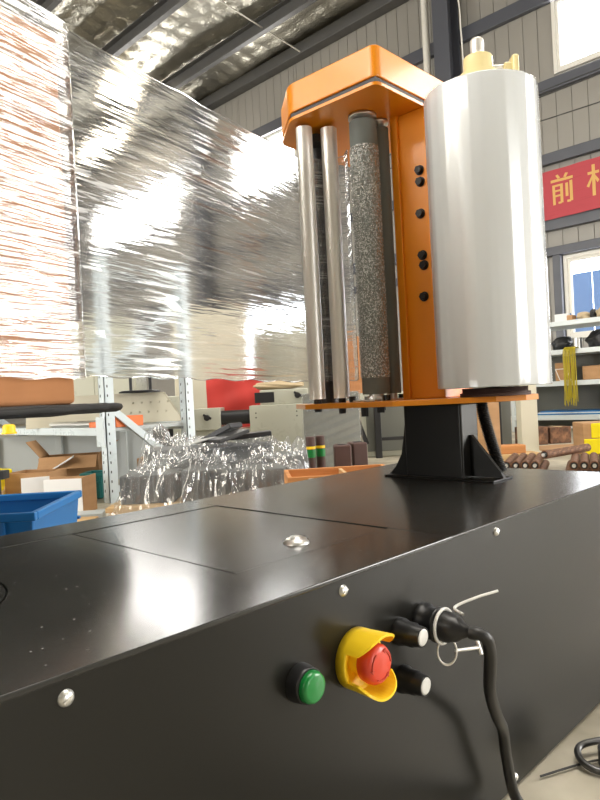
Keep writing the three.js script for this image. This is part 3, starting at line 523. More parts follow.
// stretch film: round the load, then free across to the rollers
{
  const f = thing('stretch_film', 'clear wrinkled stretch film running from the wrapped cartons to the rollers', 'stretch film', V(0, 0, 0));
  const sheet = (st, nu, nv, us, vs, amp, thick = 0) => {                      // st: stations [x, z, ylow, yhigh]
    const L = [0]; for (let i = 1; i < st.length; i++) L.push(L[i - 1] + Math.hypot(st[i][0] - st[i - 1][0], st[i][1] - st[i - 1][1]));
    const tot = L[L.length - 1], pos = [], uv = [], idx = [], nrm = [];
    for (let i = 0; i <= nu; i++) {
      const s = i / nu * tot; let k = 0; while (k < L.length - 2 && s > L[k + 1]) k++;
      const t = (s - L[k]) / (L[k + 1] - L[k]), q = st[k].map((x, n) => x + (st[k + 1][n] - x) * t);
      const dx = st[k + 1][0] - st[k][0], dz = st[k + 1][1] - st[k][1], l = Math.hypot(dx, dz);
      for (let j = 0; j <= nv; j++) {
        const v = j / nv, e = Math.min(1, Math.min(i, nu - i) / (nu * 0.06)), y = q[2] + (q[3] - q[2]) * v;
        const w = amp * e * (Math.sin(v * 71 + Math.sin(s * 5) * 2.1) * 0.5 + Math.sin(v * 133 + s * 9) * 0.3 + Math.sin(v * 29 + s * 4 + 1) * 0.6 + Math.sin(v * 211 - s * 14) * 0.16);
        const edge = j === 0 ? 0.0015 * Math.sin(s * 90) : j === nv ? 0.0012 * Math.sin(s * 70 + 1) : 0;
        pos.push(q[0] - dz / l * w, y + edge, q[1] + dx / l * w); uv.push(s * us, v * vs); nrm.push([-dz / l, dx / l]);
      }
    }
    for (let i = 0; i < nu; i++) for (let j = 0; j < nv; j++) { const a = i * (nv + 1) + j; idx.push(a, a + nv + 1, a + nv + 2, a, a + nv + 2, a + 1); }
    if (thick) { const N = nrm.length, I = idx.length, q = (i, j) => i * (nv + 1) + j; for (let i = 0; i < N; i++) { pos.push(pos[i * 3] - nrm[i][0] * thick, pos[i * 3 + 1], pos[i * 3 + 2] - nrm[i][1] * thick); uv.push(uv[i * 2], uv[i * 2 + 1]); } for (let i = 0; i < I; i += 3) idx.push(idx[i] + N, idx[i + 2] + N, idx[i + 1] + N); const rim = (a, b) => idx.push(a, b, b + N, a, b + N, a + N); for (let i = 0; i < nu; i++) { rim(q(i + 1, 0), q(i, 0)); rim(q(i, nv), q(i + 1, nv)); } for (let j = 0; j < nv; j++) { rim(q(0, j), q(0, j + 1)); rim(q(nu, j + 1), q(nu, j)); } }
    const g = new THREE.BufferGeometry(); g.setAttribute('position', new THREE.Float32BufferAttribute(pos, 3)); g.setAttribute('uv', new THREE.Float32BufferAttribute(uv, 2)); g.setIndex(idx); g.computeVertexNormals(); return g;
  };
  const o = -0.0035, A = loadAt(0.76, 0, o), B = loadAt(0.0, 0, o), C = loadAt(o, 0, 0.004), D = loadAt(o, 0, 0.86);
  part(f, 'load_wrap', sheet([[A.x, A.z, 0.494, 0.952], [B.x, B.z, 0.494, 0.939], [C.x, C.z, 0.494, 0.938], [D.x, D.z, 0.494, 0.944]], 260, 150, 1.1, 1, 0.0012), M.filmLoad, 'film wound tightly round the cartons');
  part(f, 'web', sheet([[C.x + 0.001, C.z + 0.001, 0.4965, 0.936], [0.846, -0.8085, 0.482, 0.886], [0.8945, -0.7795, 0.481, 0.884], [0.9065, -0.752, 0.481, 0.884], [0.8865, -0.7275, 0.481, 0.884]], 300, 170, 1.2, 1, 0.0016, 0.0005), M.filmWeb, 'free film stretched between load and rollers');
  const sl = new THREE.CylinderGeometry(0.0250, 0.0250, 0.40, 72, 160, true).translate(0.904, 0.683, -0.704), p = sl.attributes.position, n = sl.attributes.normal;
  let sd = 5; const r2 = () => { sd = (sd * 1664525 + 1013904223) >>> 0; return sd / 4294967296; };
  const w = 73, wob = new Float32Array(p.count).map(() => r2());
  for (let i = 0; i < p.count; i++) { const col = i % w, v = 0.0016 * (wob[col === w - 1 ? i - col : i] - 0.35); p.setXYZ(i, p.getX(i) + n.getX(i) * v, p.getY(i), p.getZ(i) + n.getZ(i) * v); }
  sl.computeVertexNormals();
  part(f, 'roller_sleeve', sl, M.filmSleeve, 'crinkled film round the grey rubber roller');
}
// ================================================================== THE SHOP BEHIND
// ---- left storage rack: upright frames along x, beams along z
const RK = at(-0.931, 0, 3.077);                                    // foot of the near upright
{
  const m = thing('storage_rack', 'pale blue-grey slotted steel storage rack with diagonal braces behind the blue crate', 'rack', RK);
  const H = 1.16, D = 0.46;
  const upright = (x, z) => {
    const u = part(m, 'upright', merge([span(x - 0.004, x + 0.0, 0, H, z - 0.027, z + 0.027, 0), span(x - 0.004, x + 0.045, 0, H, z + 0.024, z + 0.027, 0), span(x - 0.004, x + 0.045, 0, H, z - 0.027, z - 0.024, 0)]), M.rack);
    const g = []; for (let y = 0.05; y < H; y += 0.045) { g.push(box(0.002, 0.013, 0.005, 0).clone().rotateX(0.3).translate(x - 0.0045, y, z - 0.012)); g.push(box(0.005, 0.012, 0.002, 0).clone().translate(x + 0.012, y, z + 0.027)); }
    const s = part(u, 'slot_row', merge(g), M.hole); s.userData.kind = 'stuff';
  };
  const zs = [0, -1.5];
  for (const z of zs) {
    upright(0, z); upright(D, z);
    for (const [y0, y1] of [[0.46, 0.10], [0.62, 0.98]]) part(m, 'brace', beam(V(0.02, y0, z), V(D, y1, z), 0.026, 0.034), M.rack);
    for (const y of [0.06, 1.1]) part(m, 'tie_bar', beam(V(0.02, y, z), V(D, y, z), 0.024, 0.03), M.rack);
  }
  for (const y of [0.316, 0.66]) {
    for (const x of [-0.006, D + 0.02]) part(m, 'shelf_beam', span(x, x + 0.03, y, y + 0.04, -1.5, 0, 0.004), M.rack);
    part(m, 'shelf_board', span(0.024, D + 0.02, y + 0.018, y + 0.036, -1.48, -0.01, 0.003), M.rackBoard);
    part(m, 'beam_clip', span(-0.014, -0.006, y - 0.05, y + 0.09, -0.05, 0.024, 0.001), M.rack);
  }
}
const rk = (x, y, z) => V(RK.x + x, y, RK.z + z);
// things on the rack shelf
for (const [k, x, z, l, r, t, mt] of [[0, 0.06, -0.42, 0.7, 0.016, 0.05, M.zinc], [1, 0.11, -0.40, 0.66, 0.013, -0.08, M.greyLight], [2, 0.16, -0.45, 0.74, 0.015, 0.02, M.rust], [3, 0.21, -0.37, 0.6, 0.012, 0.12, M.zinc]])
  solo('steel_rod', bar(V(-l / 2, 0, 0), V(l / 2, 0, 0), r, 14), mt, ['bright steel rod lying foremost on the rack shelf', 'grey rod lying second from the front on the rack shelf', 'rusty rod lying among the bright rods on the rack shelf', 'thin bright rod lying rearmost on the rack shelf'][k], 'rod', rk(x, 0.353 + r, z), Math.PI / 2 + t, 'rods on the rack shelf');
{
  const t = thing('orange_tray', 'orange parts tray on the rack shelf beside the upright', 'tray', rk(0.14, 0.353, -0.055), 0.1);
  part(t, 'tray_floor', box(0.16, 0.004, 0.09, 0.001), M.orangeBox);
  for (const s of [-1, 1]) { part(t, 'tray_wall', box(0.16, 0.05, 0.004, 0.001).clone().translate(0, 0.002, s * 0.045), M.orangeBox); part(t, 'tray_wall', box(0.004, 0.05, 0.09, 0.001).clone().translate(s * 0.08, 0.002, 0), M.orangeBox); }
  const u = thing('parts_packet', 'small red and white packet lying on the rack shelf', 'packet', rk(0.03, 0.353, -0.13), 0.4);
  part(u, 'packet_body', box(0.05, 0.03, 0.05, 0.006), M.orangeBox); part(u, 'packet_label', box(0.03, 0.001, 0.03, 0).clone().translate(0, 0.03, 0), M.paper);
  const v = thing('plastic_pot', 'round yellow plastic pot on the rack shelf at the left edge', 'pot', at(-1.335, 0.353, 2.98), 0);
  part(v, 'pot_body', lathe([[0, 0.045], [0.02, 0.044], [0.028, 0.036], [0.028, 0]], 24), M.yellow); part(v, 'pot_rim', lathe([[0.028, 0], [0.033, 0], [0.033, 0.008], [0.028, 0.009]], 24), M.yellow);
}
{ // perforated machine cover
  const t = thing('machine_cover', 'beige perforated machine cover lying tilted behind the rack uprights', 'machine cover', at(-1.06, 0.354, 3.60), TURN + 0.12);
  const holes = []; for (let i = 0; i < 5; i++) for (let j = 0; j < 2; j++) { const h = new THREE.Path(); h.absarc(0.12 + i * 0.048 + j * 0.012, 0.06 + j * 0.055, 0.006, 0, Math.PI * 2, true); holes.push(h); }
  part(t, 'front_sheet', plate([[-0.44, 0], [0.40, 0], [0.39, 0.02], [0.30, 0.165], [0.28, 0.172], [-0.44, 0.172]], 0.006, holes).rotateX(-0.25), M.beige);
  part(t, 'back_sheet', plate([[-0.44, 0], [0.40, 0], [0.30, 0.165], [-0.44, 0.165]], 0.004).translate(0, 0, -0.16), M.beige);
  part(t, 'top_sheet', box(0.74, 0.004, 0.12, 0.001).clone().translate(-0.07, 0.163, -0.10), M.beige);
  const l = thing('gauge_plate', 'dark flat plate with upright pegs on top of the beige cover', 'plate', at(-0.90, 0.524, 3.68), TURN);
  part(l, 'base', lathe([[0, 0.012], [0.10, 0.012], [0.115, 0.006], [0.115, 0]], 36), M.dark);
  for (const q of [-0.05, 0.06]) part(l, 'peg', cyl(0.009, 0.09, 12).translate(q, 0.01, 0), M.dark);
}
// ---- under the rack
{ const t = thing('metal_screen', 'dull grey steel panel standing behind the boxes under the rack', 'screen', at(-1.50, 0, 4.05), TURN); part(t, 'sheet', box(1.15, 0.30, 0.02, 0.004), M.rackBoard); for (const x of [-0.4, 0, 0.4]) part(t, 'stiffener', box(0.04, 0.295, 0.03, 0.003).clone().translate(x, 0, 0.024), M.rackBoard); }
function openCarton(pos, turn, w, h, d, label, flaps = true, mt = M.card) {
  const t = thing('cardboard_box', label, 'box', pos, turn);
  part(t, 'box_floor', box(w, 0.004, d, 0).clone(), mt);
  for (const s of [-1, 1]) { part(t, 'side', box(w, h, 0.005, 0.001).clone().translate(0, 0, s * (d / 2 - 0.003)), mt); part(t, 'side', box(0.005, h, d - 0.012, 0.001).clone().translate(s * (w / 2 - 0.003), 0, 0), mt); }
  if (flaps) { part(t, 'flap', box(w * 0.96, 0.004, d * 0.42, 0.001).clone().translate(0, 0, d * 0.21).rotateX(0.7).translate(0, h, d / 2 - 0.004), mt); part(t, 'flap', box(w * 0.36, 0.004, d * 0.9, 0.001).clone().translate(w * 0.18, 0, 0).rotateZ(0.6).translate(w / 2 - 0.006, h, 0), mt); part(t, 'flap', box(w * 0.36, 0.004, d * 0.9, 0.001).clone().translate(-w * 0.18, 0, 0).rotateZ(-0.9).translate(-w / 2 + 0.006, h, 0), mt); }
  return t;
}
openCarton(at(-1.235, 0, 3.50), TURN + 0.15, 0.30, 0.205, 0.22, 'open cardboard box under the rack shelf with a sheet of paper');
solo('paper_sheet', box(0.12, 0.006, 0.10, 0.002).clone().rotateZ(0.5), M.paper, 'white ruled card standing askew in the open cardboard box', 'card', at(-1.235, 0.175, 3.36), TURN + 0.3);
openCarton(at(-1.255, 0, 3.06), TURN - 0.2, 0.22, 0.17, 0.16, 'low cardboard box standing behind the white carton', false);
openCarton(at(-0.80, 0, 3.62), TURN, 0.20, 0.165, 0.18, 'cardboard box behind the near rack upright', false);
{
  const t = thing('white_carton', 'white folded carton standing behind the blue crate', 'carton', at(-1.055, 0, 2.86), TURN - 0.1);
  part(t, 'front_panel', box(0.17, 0.155, 0.006, 0.001).clone().translate(0.03, 0, 0.07), M.paper);
  part(t, 'side_panel', box(0.115, 0.165, 0.006, 0.001).clone().rotateY(0.5).translate(-0.105, 0, 0.045), M.paper);
  part(t, 'back_panel', box(0.20, 0.15, 0.006, 0.001).clone().translate(0, 0, -0.07), M.card); part(t, 'side_panel', box(0.006, 0.16, 0.14, 0.001).clone().translate(0.115, 0, 0), M.card);
}
function bin(name, label, pos, turn, w, h, d, mt, wall = 0.006) {
  const t = thing(name, label, 'crate', pos, turn);
  part(t, 'crate_floor', box(w - 0.03, 0.006, d - 0.03, 0.002).clone().translate(0, 0.004, 0), mt);
  const panel = (len, ax) => { const g = box(len, h, wall, 0.002).clone(), p = g.attributes.position; for (let i = 0; i < p.count; i++) { const k = 1 - 0.07 * (1 - p.getY(i) / h); p.setX(i, p.getX(i) * k); } return g; };
  for (const s of [-1, 1]) {
    part(t, 'wall', panel(w, 0).translate(0, 0, -wall / 2).rotateX(s * 0.055).translate(0, 0.003, s * (d / 2 - h * 0.055 - wall * 0.3)).rotateY(0), mt);
    part(t, 'wall', panel(d, 1).translate(0, 0, -wall / 2).rotateX(0.055).translate(0, 0.003, w / 2 - h * 0.055 - wall * 0.3).rotateY(s * Math.PI / 2), mt);
    part(t, 'rim', span(-w / 2 - 0.008, w / 2 + 0.008, h - 0.018, h + 0.003, s * d / 2 - 0.009, s * d / 2 + 0.009, 0.004), mt);
    part(t, 'rim', span(s * w / 2 - 0.009, s * w / 2 + 0.009, h - 0.018, h + 0.003, -d / 2 + 0.009, d / 2 - 0.009, 0.004), mt);
    part(t, 'rib', span(-w / 2, w / 2, h * 0.62, h * 0.62 + 0.008, s * d / 2 - 0.009, s * d / 2 + 0.003, 0.002), mt);
    for (const q of [-0.36, 0.36]) part(t, 'rib', span(w * q - 0.004, w * q + 0.004, h * 0.06, h - 0.018, s * d / 2 - 0.012, s * d / 2 + 0.003, 0.002), mt);
  }
  return t;
}
bin('blue_crate', 'blue plastic crate standing behind the machine base at the left edge', at(-0.915, 0, 1.72), TURN + 0.04, 0.52, 0.212, 0.36, M.blue);
bin('teal_crate', 'small dark teal crate beside the near rack upright', at(-1.045, 0, 3.28), TURN, 0.10, 0.128, 0.14, M.teal);
for (const [k, r, d, y, t] of [[0, -1.42, 2.95, 0, 0.2], [1, -1.47, 3.14, 0, -0.3]]) { const q = thing('yellow_pack', ['yellow film pack under the rack at the left edge', 'yellow film pack standing farther back under the rack'][k], 'pack', at(r, y, d), TURN + t, 'yellow packs'); part(q, 'pack_body', box(0.10, 0.20 - k * 0.02, 0.09, 0.012), M.yellowFilm); part(q, 'pack_band', box(0.102, 0.02, 0.092, 0.004).clone().translate(0, 0.08, 0), M.tape); }
{ const t = thing('steel_stand', 'dark steel bracket stand at the left edge above the crate', 'stand', at(-1.06, 0, 2.15), TURN); part(t, 'arm', box(0.26, 0.028, 0.05, 0.003).clone().translate(-0.05, 0.235, 0), M.dark); part(t, 'leg', box(0.03, 0.238, 0.03, 0.002).clone().translate(0.04, 0, 0), M.dark); part(t, 'foot', box(0.14, 0.01, 0.12, 0.002).clone().translate(0.04, 0, 0), M.dark); }
for (const [k, r, d, w, y] of [[0, -0.97, 2.50, 0.32, 0], [1, -0.97, 2.64, 0.30, 0], [2, -0.93, 2.36, 0.30, 0]]) solo('wood_plank', box(w, 0.03, 0.10, 0.003), k === 1 ? M.rackBoard : M.wood, ['pale plank lying on the floor between blue crate and wrapped heap', 'grey plank lying at the foot of the near upright', 'pale plank lying nearest to the machine base'][k], 'plank', at(r, y, d), TURN + 0.15 * k, 'planks on the floor');
// dark display and pale cabinet seen under the shelf between the uprights
{ const t = thing('control_cabinet', 'pale control cabinet with a dark window seen between the rack uprights', 'cabinet', at(-1.06, 0, 4.35), TURN); part(t, 'cabinet_body', box(0.56, 0.50, 0.25, 0.008), M.machine); part(t, 'dark_window', box(0.185, 0.16, 0.006, 0.002).clone().translate(-0.09, 0.12, 0.125), M.dark); part(t, 'dark_window', box(0.16, 0.16, 0.006, 0.002).clone().translate(0.15, 0.14, 0.125), M.dark); part(t, 'handle', box(0.012, 0.08, 0.02, 0.003).clone().translate(0.03, 0.3, 0.13), M.zinc); }

// ---- wrapped heap on a pallet
{
  const O = at(-0.33, 0, 2.66);
  const p = thing('wood_pallet', 'pale wooden pallet under the film-covered heap', 'pallet', O, TURN);
  for (let i = 0; i < 6; i++) part(p, 'deck_board', box(0.78, 0.018, 0.085, 0.002).clone().translate(0, 0.072, -0.275 + i * 0.11), M.wood);
  for (let i = 0; i < 9; i++) part(p, 'block', box(0.085, 0.054, 0.07, 0.002).clone().translate(-0.34 + (i % 3) * 0.34, 0.018, [-0.26, 0, 0.26][Math.floor(i / 3)]), M.wood);
  for (let i = 0; i < 3; i++) part(p, 'runner', box(0.78, 0.018, 0.08, 0.002).clone().translate(0, 0, -0.26 + i * 0.26), M.wood);
  const blocks = [[-0.25, 0.16, 0.20, 0.105, 0.20], [-0.04, 0.16, 0.16, 0.115, 0.22], [0.16, 0.14, 0.2, 0.105, 0.22], [-0.20, -0.12, 0.24, 0.175, 0.24], [0.07, -0.12, 0.26, 0.175, 0.24], [0.28, -0.08, 0.14, 0.13, 0.22]];
  blocks.forEach(([x, z, w, h, d], i) => {
    const c = Math.cos(TURN), s = Math.sin(TURN), b = thing('finned_block', ['grey finned block at the front left of the covered heap', 'grey finned block at the front middle of the covered heap', 'grey finned block at the front right of the covered heap', 'tall grey block at the rear left of the covered heap', 'tall grey block at the rear middle of the covered heap', 'grey block at the rear right of the covered heap'][i], 'block', V(O.x + x * c + z * s, 0.0905, O.z - x * s + z * c), TURN, 'blocks under the film');
    part(b, 'block_body', box(w, h, d, 0.005), M.grey);
    if (i < 3) for (let k = 0; k < 7; k++) part(b, 'fin', box(0.008, h * 0.86, 0.012, 0.001).clone().translate(-w * 0.42 + k * w * 0.14, h * 0.06, d / 2 + 0.004), M.grey);
  });
  const plates = [[-0.10, 0.292, -0.03, 0.13, 0.006, 0.10, 0.5, 0.2], [0.0, 0.312, -0.07, 0.15, 0.022, 0.12, -0.35, 0.42], [0.12, 0.298, -0.02, 0.17, 0.020, 0.10, 0.1, 0.06], [0.04, 0.305, 0.05, 0.14, 0.016, 0.10, 0.6, 0.25]];
  plates.forEach(([x, y, z, w, h, d, ry, rz], i) => { const c = Math.cos(TURN), s = Math.sin(TURN), o = solo('black_panel', box(w, h, d, 0.004).clone().rotateZ(rz), i ? M.dark : M.greyLight, ['grey sheet lying foremost on top of the covered heap', 'black panel propped highest on the covered heap', 'black panel lying flat at the right of the covered heap', 'black panel tilted at the front of the covered heap'][i], 'panel', V(O.x + x * c + z * s, y, O.z - x * s + z * c), TURN + ry, 'panels on the heap'); });
  // crumpled cover
  const nx = 240, nz = 170, W = 0.80, D = 0.74, g = new THREE.PlaneGeometry(W, D, nx, nz).rotateX(-Math.PI / 2), q = g.attributes.position;
  let sd = 77; const rd = () => { sd = (sd * 1664525 + 1013904223) >>> 0; return sd / 4294967296; };
  const ridges = Array.from({ length: 90 }, () => [rd() * W - W / 2, rd() * D - D / 2, rd() * Math.PI, 0.04 + rd() * 0.16, 0.004 + rd() * 0.008, 0.008 + rd() * 0.02]);
  const N = fbm(256, 10, 5, 71), nf = (x, z) => N[((Math.floor(z * 256) % 256 + 256) % 256) * 256 + ((Math.floor(x * 256) % 256 + 256) % 256)];
  for (let i = 0; i < q.count; i++) {
    const x = q.getX(i), z = q.getZ(i);
    let h = 0.07;
    for (const [bx, bz, w, bh, d] of blocks) { const ex = Math.max(0, Math.abs(x - bx) - w / 2), ez = Math.max(0, Math.abs(z - bz) - d / 2), e = Math.hypot(ex, ez); h = Math.max(h, 0.105 + bh - e * 0.75); }
    for (const [px, py, pz, w] of plates) if (Math.hypot(x - px, z - pz) < 0.10) h = Math.min(h, 0.27);
    const edge = Math.min(W / 2 - Math.abs(x), D / 2 - Math.abs(z)); h *= sat(edge / 0.10) * 0.92 + 0.08;
    let r = 0; for (const [rx, rz, a, len, th, ht] of ridges) { const u = (x - rx) * Math.cos(a) + (z - rz) * Math.sin(a), v = -(x - rx) * Math.sin(a) + (z - rz) * Math.cos(a); if (Math.abs(u) < len) r += ht * Math.cos(u / len * 1.57) * Math.exp(-v * v / (th * th)); }
    h += r * sat(edge / 0.06) + (nf(x * 1.2, z * 1.2) - 0.45) * 0.09 * sat(edge / 0.08);
    if (x < -0.22) h += 0.05 * Math.exp(-((x + 0.30) ** 2 + (z + 0.05) ** 2) / 0.006) ;
    if (x > 0.2) h += 0.085 * Math.exp(-((x - 0.33) ** 2 + (z - 0.02) ** 2) / 0.0022);
    q.setY(i, Math.max(0.012, h) + 0.004); q.setX(i, x + (nf(x + 0.3, z + 0.6) - 0.5) * 0.05); q.setZ(i, z + (nf(x + 0.7, z + 0.1) - 0.5) * 0.05);
  }
  g.computeVertexNormals(); const o = solo('plastic_cover', g, M.filmLoose, 'crumpled clear plastic film thrown over the heap on the pallet', 'plastic film', O, TURN);
}
// ---- grey-green machines
{
  const m = thing('winding_machine', 'grey-green winding machine with a black roller and clamp knobs', 'machine', at(-0.145, 0, 4.45), TURN);
  part(m, 'cabinet', box(0.385, 0.41, 0.30, 0.006), M.machine); part(m, 'end_strip', box(0.028, 0.408, 0.305, 0.004).clone().translate(0.178, 0, 0.002), M.frame);
  part(m, 'upper_box', box(0.32, 0.10, 0.24, 0.006).clone().translate(0.04, 0.41, 0), M.machine);
  part(m, 'recess', box(0.13, 0.07, 0.02, 0.003).clone().translate(-0.09, 0.425, 0.115), M.dark);
  for (const [x, y, z] of [[0.13, 0.465, 0.125], [-0.475, 0.345, 0.135]]) { const k = part(m, 'knob', merge([cyl(0.02, 0.02, 18).rotateX(Math.PI / 2).translate(x, y, z), box(0.06, 0.016, 0.012, 0.003).clone().rotateZ(-0.5).translate(x, y, z + 0.02)]), M.dark); }
  part(m, 'side_housing', box(0.175, 0.145, 0.26, 0.006).clone().translate(-0.475, 0.262, 0), M.machine);
  part(m, 'base_box', box(0.39, 0.26, 0.24, 0.006).clone().translate(-0.385, 0, -0.03), M.machine);
  part(m, 'roller', cyl(0.048, 0.215, 30).rotateZ(Math.PI / 2).translate(-0.19, 0.338, 0.06), M.dark);
  for (const [x, y] of [[-0.15, 0.33], [0.12, 0.36], [-0.15, 0.36], [0.12, 0.33]]) part(m, 'rivet', lathe([[0, 0.002], [0.004, 0.001], [0.005, 0]], 10).rotateX(Math.PI / 2).translate(x, y, 0.15), M.dark);
}
{ // red cloth over a box behind
  const t = thing('covered_box', 'bright red cloth draped over a box behind the black roller', 'cloth', at(-0.47, 0, 4.95), TURN);
  part(t, 'box', box(0.36, 0.50, 0.28, 0.006), M.machineDark);
  const g = new THREE.PlaneGeometry(0.42, 0.46, 40, 30), p = g.attributes.position; for (let i = 0; i < p.count; i++) { const x = p.getX(i), y = p.getY(i); p.setZ(i, 0.172 + 0.01 * Math.sin(x * 26 + y * 8) + 0.006 * Math.sin(y * 31 - x * 12)); } g.translate(0, 0.385, 0); g.computeVertexNormals();
  part(t, 'cloth_front', g, S({ color: lin(0.58, 0.045, 0.035), roughness: 0.65, side: THREE.DoubleSide })); part(t, 'cloth_top', box(0.40, 0.012, 0.34, 0.005).clone().translate(0, 0.602, 0.0), M.redCloth); part(t, 'box_top', box(0.3, 0.1, 0.24, 0.004).clone().translate(0, 0.5, 0), M.machineDark);
}
{ // cloth sack resting on the machine
  const g = new THREE.SphereGeometry(1, 40, 24), p = g.attributes.position; for (let i = 0; i < p.count; i++) { const x = p.getX(i), y = p.getY(i), z = p.getZ(i), w = 1 + 0.06 * Math.sin(x * 7 + z * 3) + 0.04 * Math.sin(y * 9 + x * 5); p.setXYZ(i, x * 0.17 * w, Math.max(-0.8, y) * 0.032 * w + 0.026, z * 0.09 * w); } g.computeVertexNormals();
  solo('cloth_sack', metric(g), M.sack, 'tan rolled sack lying on top of the grey-green winding machine', 'sack', at(-0.14, 0.512, 4.42), TURN);
}
{ // pale machine under the head, with wrapped side and frame legs
  const m = thing('film_wrapped_cabinet', 'grey cabinet wrapped in shiny clear film under the orange plate', 'cabinet', at(0.185, 0, 4.05), TURN);
  part(m, 'cabinet_body', box(0.34, 0.47, 0.26, 0.008), M.machineDark);
  const g = new THREE.PlaneGeometry(0.36, 0.47, 60, 60), p = g.attributes.position; for (let i = 0; i < p.count; i++) { const x = p.getX(i), y = p.getY(i); p.setZ(i, 0.138 + 0.004 * Math.sin((y - x * 0.35) * 120) + 0.003 * Math.sin((y - x * 0.28) * 61 + 1)); } g.translate(0, 0.24, 0); g.computeVertexNormals(); part(m, 'film', g, M.filmLoose);
  const f = thing('legged_machine', 'grey machine with a black legged frame behind the black post', 'machine', at(0.95, 0, 4.75), TURN);
  part(f, 'cabinet_body', box(1.05, 0.455, 0.3, 0.008), M.machine); part(f, 'inset_panel', box(0.30, 0.36, 0.01, 0.004).clone().translate(-0.34, 0.04, 0.15), M.machineDark);
  part(f, 'inset_panel', box(0.10, 0.36, 0.01, 0.004).clone().translate(0.48, 0.04, 0.15), M.machineDark);
  for (const [x, w] of [[-0.42, 0.045], [0.42, 0.035]]) part(f, 'leg', box(w, 0.42, 0.04, 0.004).clone().translate(x, 0, 0.22), M.dark);
  part(f, 'brace', beam(V(-0.60, 0.40, 0.22), V(-0.5, 0.10, 0.22), 0.03, 0.03), M.dark); part(f, 'stretcher', box(0.36, 0.022, 0.03, 0.003).clone().translate(-0.24, 0.12, 0.22), M.dark);
}
{ const t = thing('steel_pillar', 'beige square steel pillar behind the film roll', 'pillar', at(1.51, 0, 4.36), TURN); part(t, 'shaft', box(0.112, 1.0, 0.10, 0.006), M.beige); part(t, 'foot_plate', box(0.15, 0.012, 0.14, 0.003), M.beige); }
// beige machinery further back, seen through the film
for (const [k, r, d, w, h, mt] of [[0, -0.75, 5.6, 0.62, 1.22, M.beige], [1, -0.12, 5.9, 0.52, 1.10, M.machine], [2, 0.38, 5.5, 0.46, 0.92, M.cardRed], [3, -1.75, 5.8, 0.7, 1.2, M.machine]]) {
  const t = thing('shop_cabinet', ['tall beige cabinet seen blurred through the film', 'grey-green cabinet beside the tall beige one behind the film', 'brown carton stack seen between the steel rollers', 'tall grey-green cabinet behind the storage rack'][k], 'cabinet', at(r, 0, d), TURN + [0.2, -0.1, 0.1, 0][k], 'cabinets at the back');
  part(t, 'cabinet_body', box(w, h, 0.4, 0.01), mt); part(t, 'door', box(w * 0.46, h * 0.8, 0.012, 0.004).clone().translate(-w * 0.24, h * 0.1, 0.2), mt); part(t, 'door', box(w * 0.46, h * 0.8, 0.012, 0.004).clone().translate(w * 0.24, h * 0.1, 0.2), mt);
}
// ---- crate and cans between heap and post
{
  const t = thing('wooden_crate', 'shallow reddish wooden crate with metal corner fittings behind the machine base', 'crate', at(0.115, 0, 2.16), TURN + 0.08);
  part(t, 'crate_floor', box(0.34, 0.012, 0.22, 0.002).clone().translate(0, 0.13, 0), M.woodRed);
  for (const s of [-1, 1]) { part(t, 'board', box(0.35, 0.205, 0.014, 0.002).clone().translate(0, 0, s * 0.11), M.woodRed); part(t, 'board', box(0.014, 0.205, 0.205, 0.002).clone().translate(s * 0.168, 0, 0), M.woodRed); }
  for (const [x, z] of [[-0.10, 0.118], [0.07, 0.118]]) part(t, 'fitting', box(0.02, 0.014, 0.006, 0.001).clone().translate(x, 0.185, z), M.zinc);
  part(t, 'divider', box(0.012, 0.06, 0.2, 0.001).clone().translate(0.02, 0.14, 0), M.wood);
  for (const [k, r, d] of [[0, 0.04, 3.14], [1, 0.088, 3.18]]) { const c = thing('paint_can', ['green and red paint can left of its twin behind the crate', 'green and red paint can right of its twin behind the crate'][k], 'can', at(r, 0, d), k, 'paint cans'); part(c, 'can_body', lathe([[0, 0], [0.021, 0], [0.022, 0.004], [0.022, 0.256], [0.019, 0.26], [0, 0.258]], 24), M.brown); part(c, 'can_band', lathe([[0.0225, 0.16], [0.0228, 0.162], [0.0228, 0.195], [0.0225, 0.197]], 24), M.green); part(c, 'can_band', lathe([[0.0225, 0.20], [0.0228, 0.202], [0.0228, 0.212], [0.0225, 0.213]], 24), M.yellow); }
  for (const [k, r, d, w] of [[0, 0.175, 2.88, 0.075], [1, 0.25, 2.98, 0.07]]) { const c = thing('rusty_block', ['dark rusty steel block behind the wooden crate', 'smaller dark rusty block beside it, nearer the post'][k], 'block', at(r, 0, d), TURN + 0.2 * k, 'rusty blocks'); part(c, 'block_body', box(w, 0.235, 0.10, 0.008), M.brown); part(c, 'bore', cyl(0.02, 0.004, 18).translate(0, 0.234, 0), M.dark); }
}
{ // torn cardboard and rag behind the post
  openCarton(at(1.0, 0, 3.55), TURN + 0.5, 0.10, 0.37, 0.12, 'tall opened cardboard box behind the corrugated hose', false);
  const g = new THREE.SphereGeometry(1, 30, 18), p = g.attributes.position; for (let i = 0; i < p.count; i++) { const x = p.getX(i), y = p.getY(i), z = p.getZ(i), w = 1 + 0.12 * Math.sin(x * 6 + z * 4) + 0.08 * Math.sin(y * 8 + x * 3); p.setXYZ(i, x * 0.05 * w, Math.max(-0.75, y) * 0.09 * w + 0.07, z * 0.05 * w); } g.computeVertexNormals();
  solo('canvas_bag', metric(g), M.sack, 'small tan canvas bag on the floor beside the corrugated hose', 'bag', at(0.60, 0, 1.98), TURN);
  solo('timber_block', box(0.17, 0.05, 0.10, 0.004), M.woodRed, 'reddish timber block behind the steel tubes', 'timber', at(1.24, 0.05, 3.92), TURN + 0.1);
  solo('timber_board', box(0.30, 0.05, 0.16, 0.004), M.wood, 'pale board under the reddish timber block', 'board', at(1.26, 0, 3.92), TURN + 0.05);
}
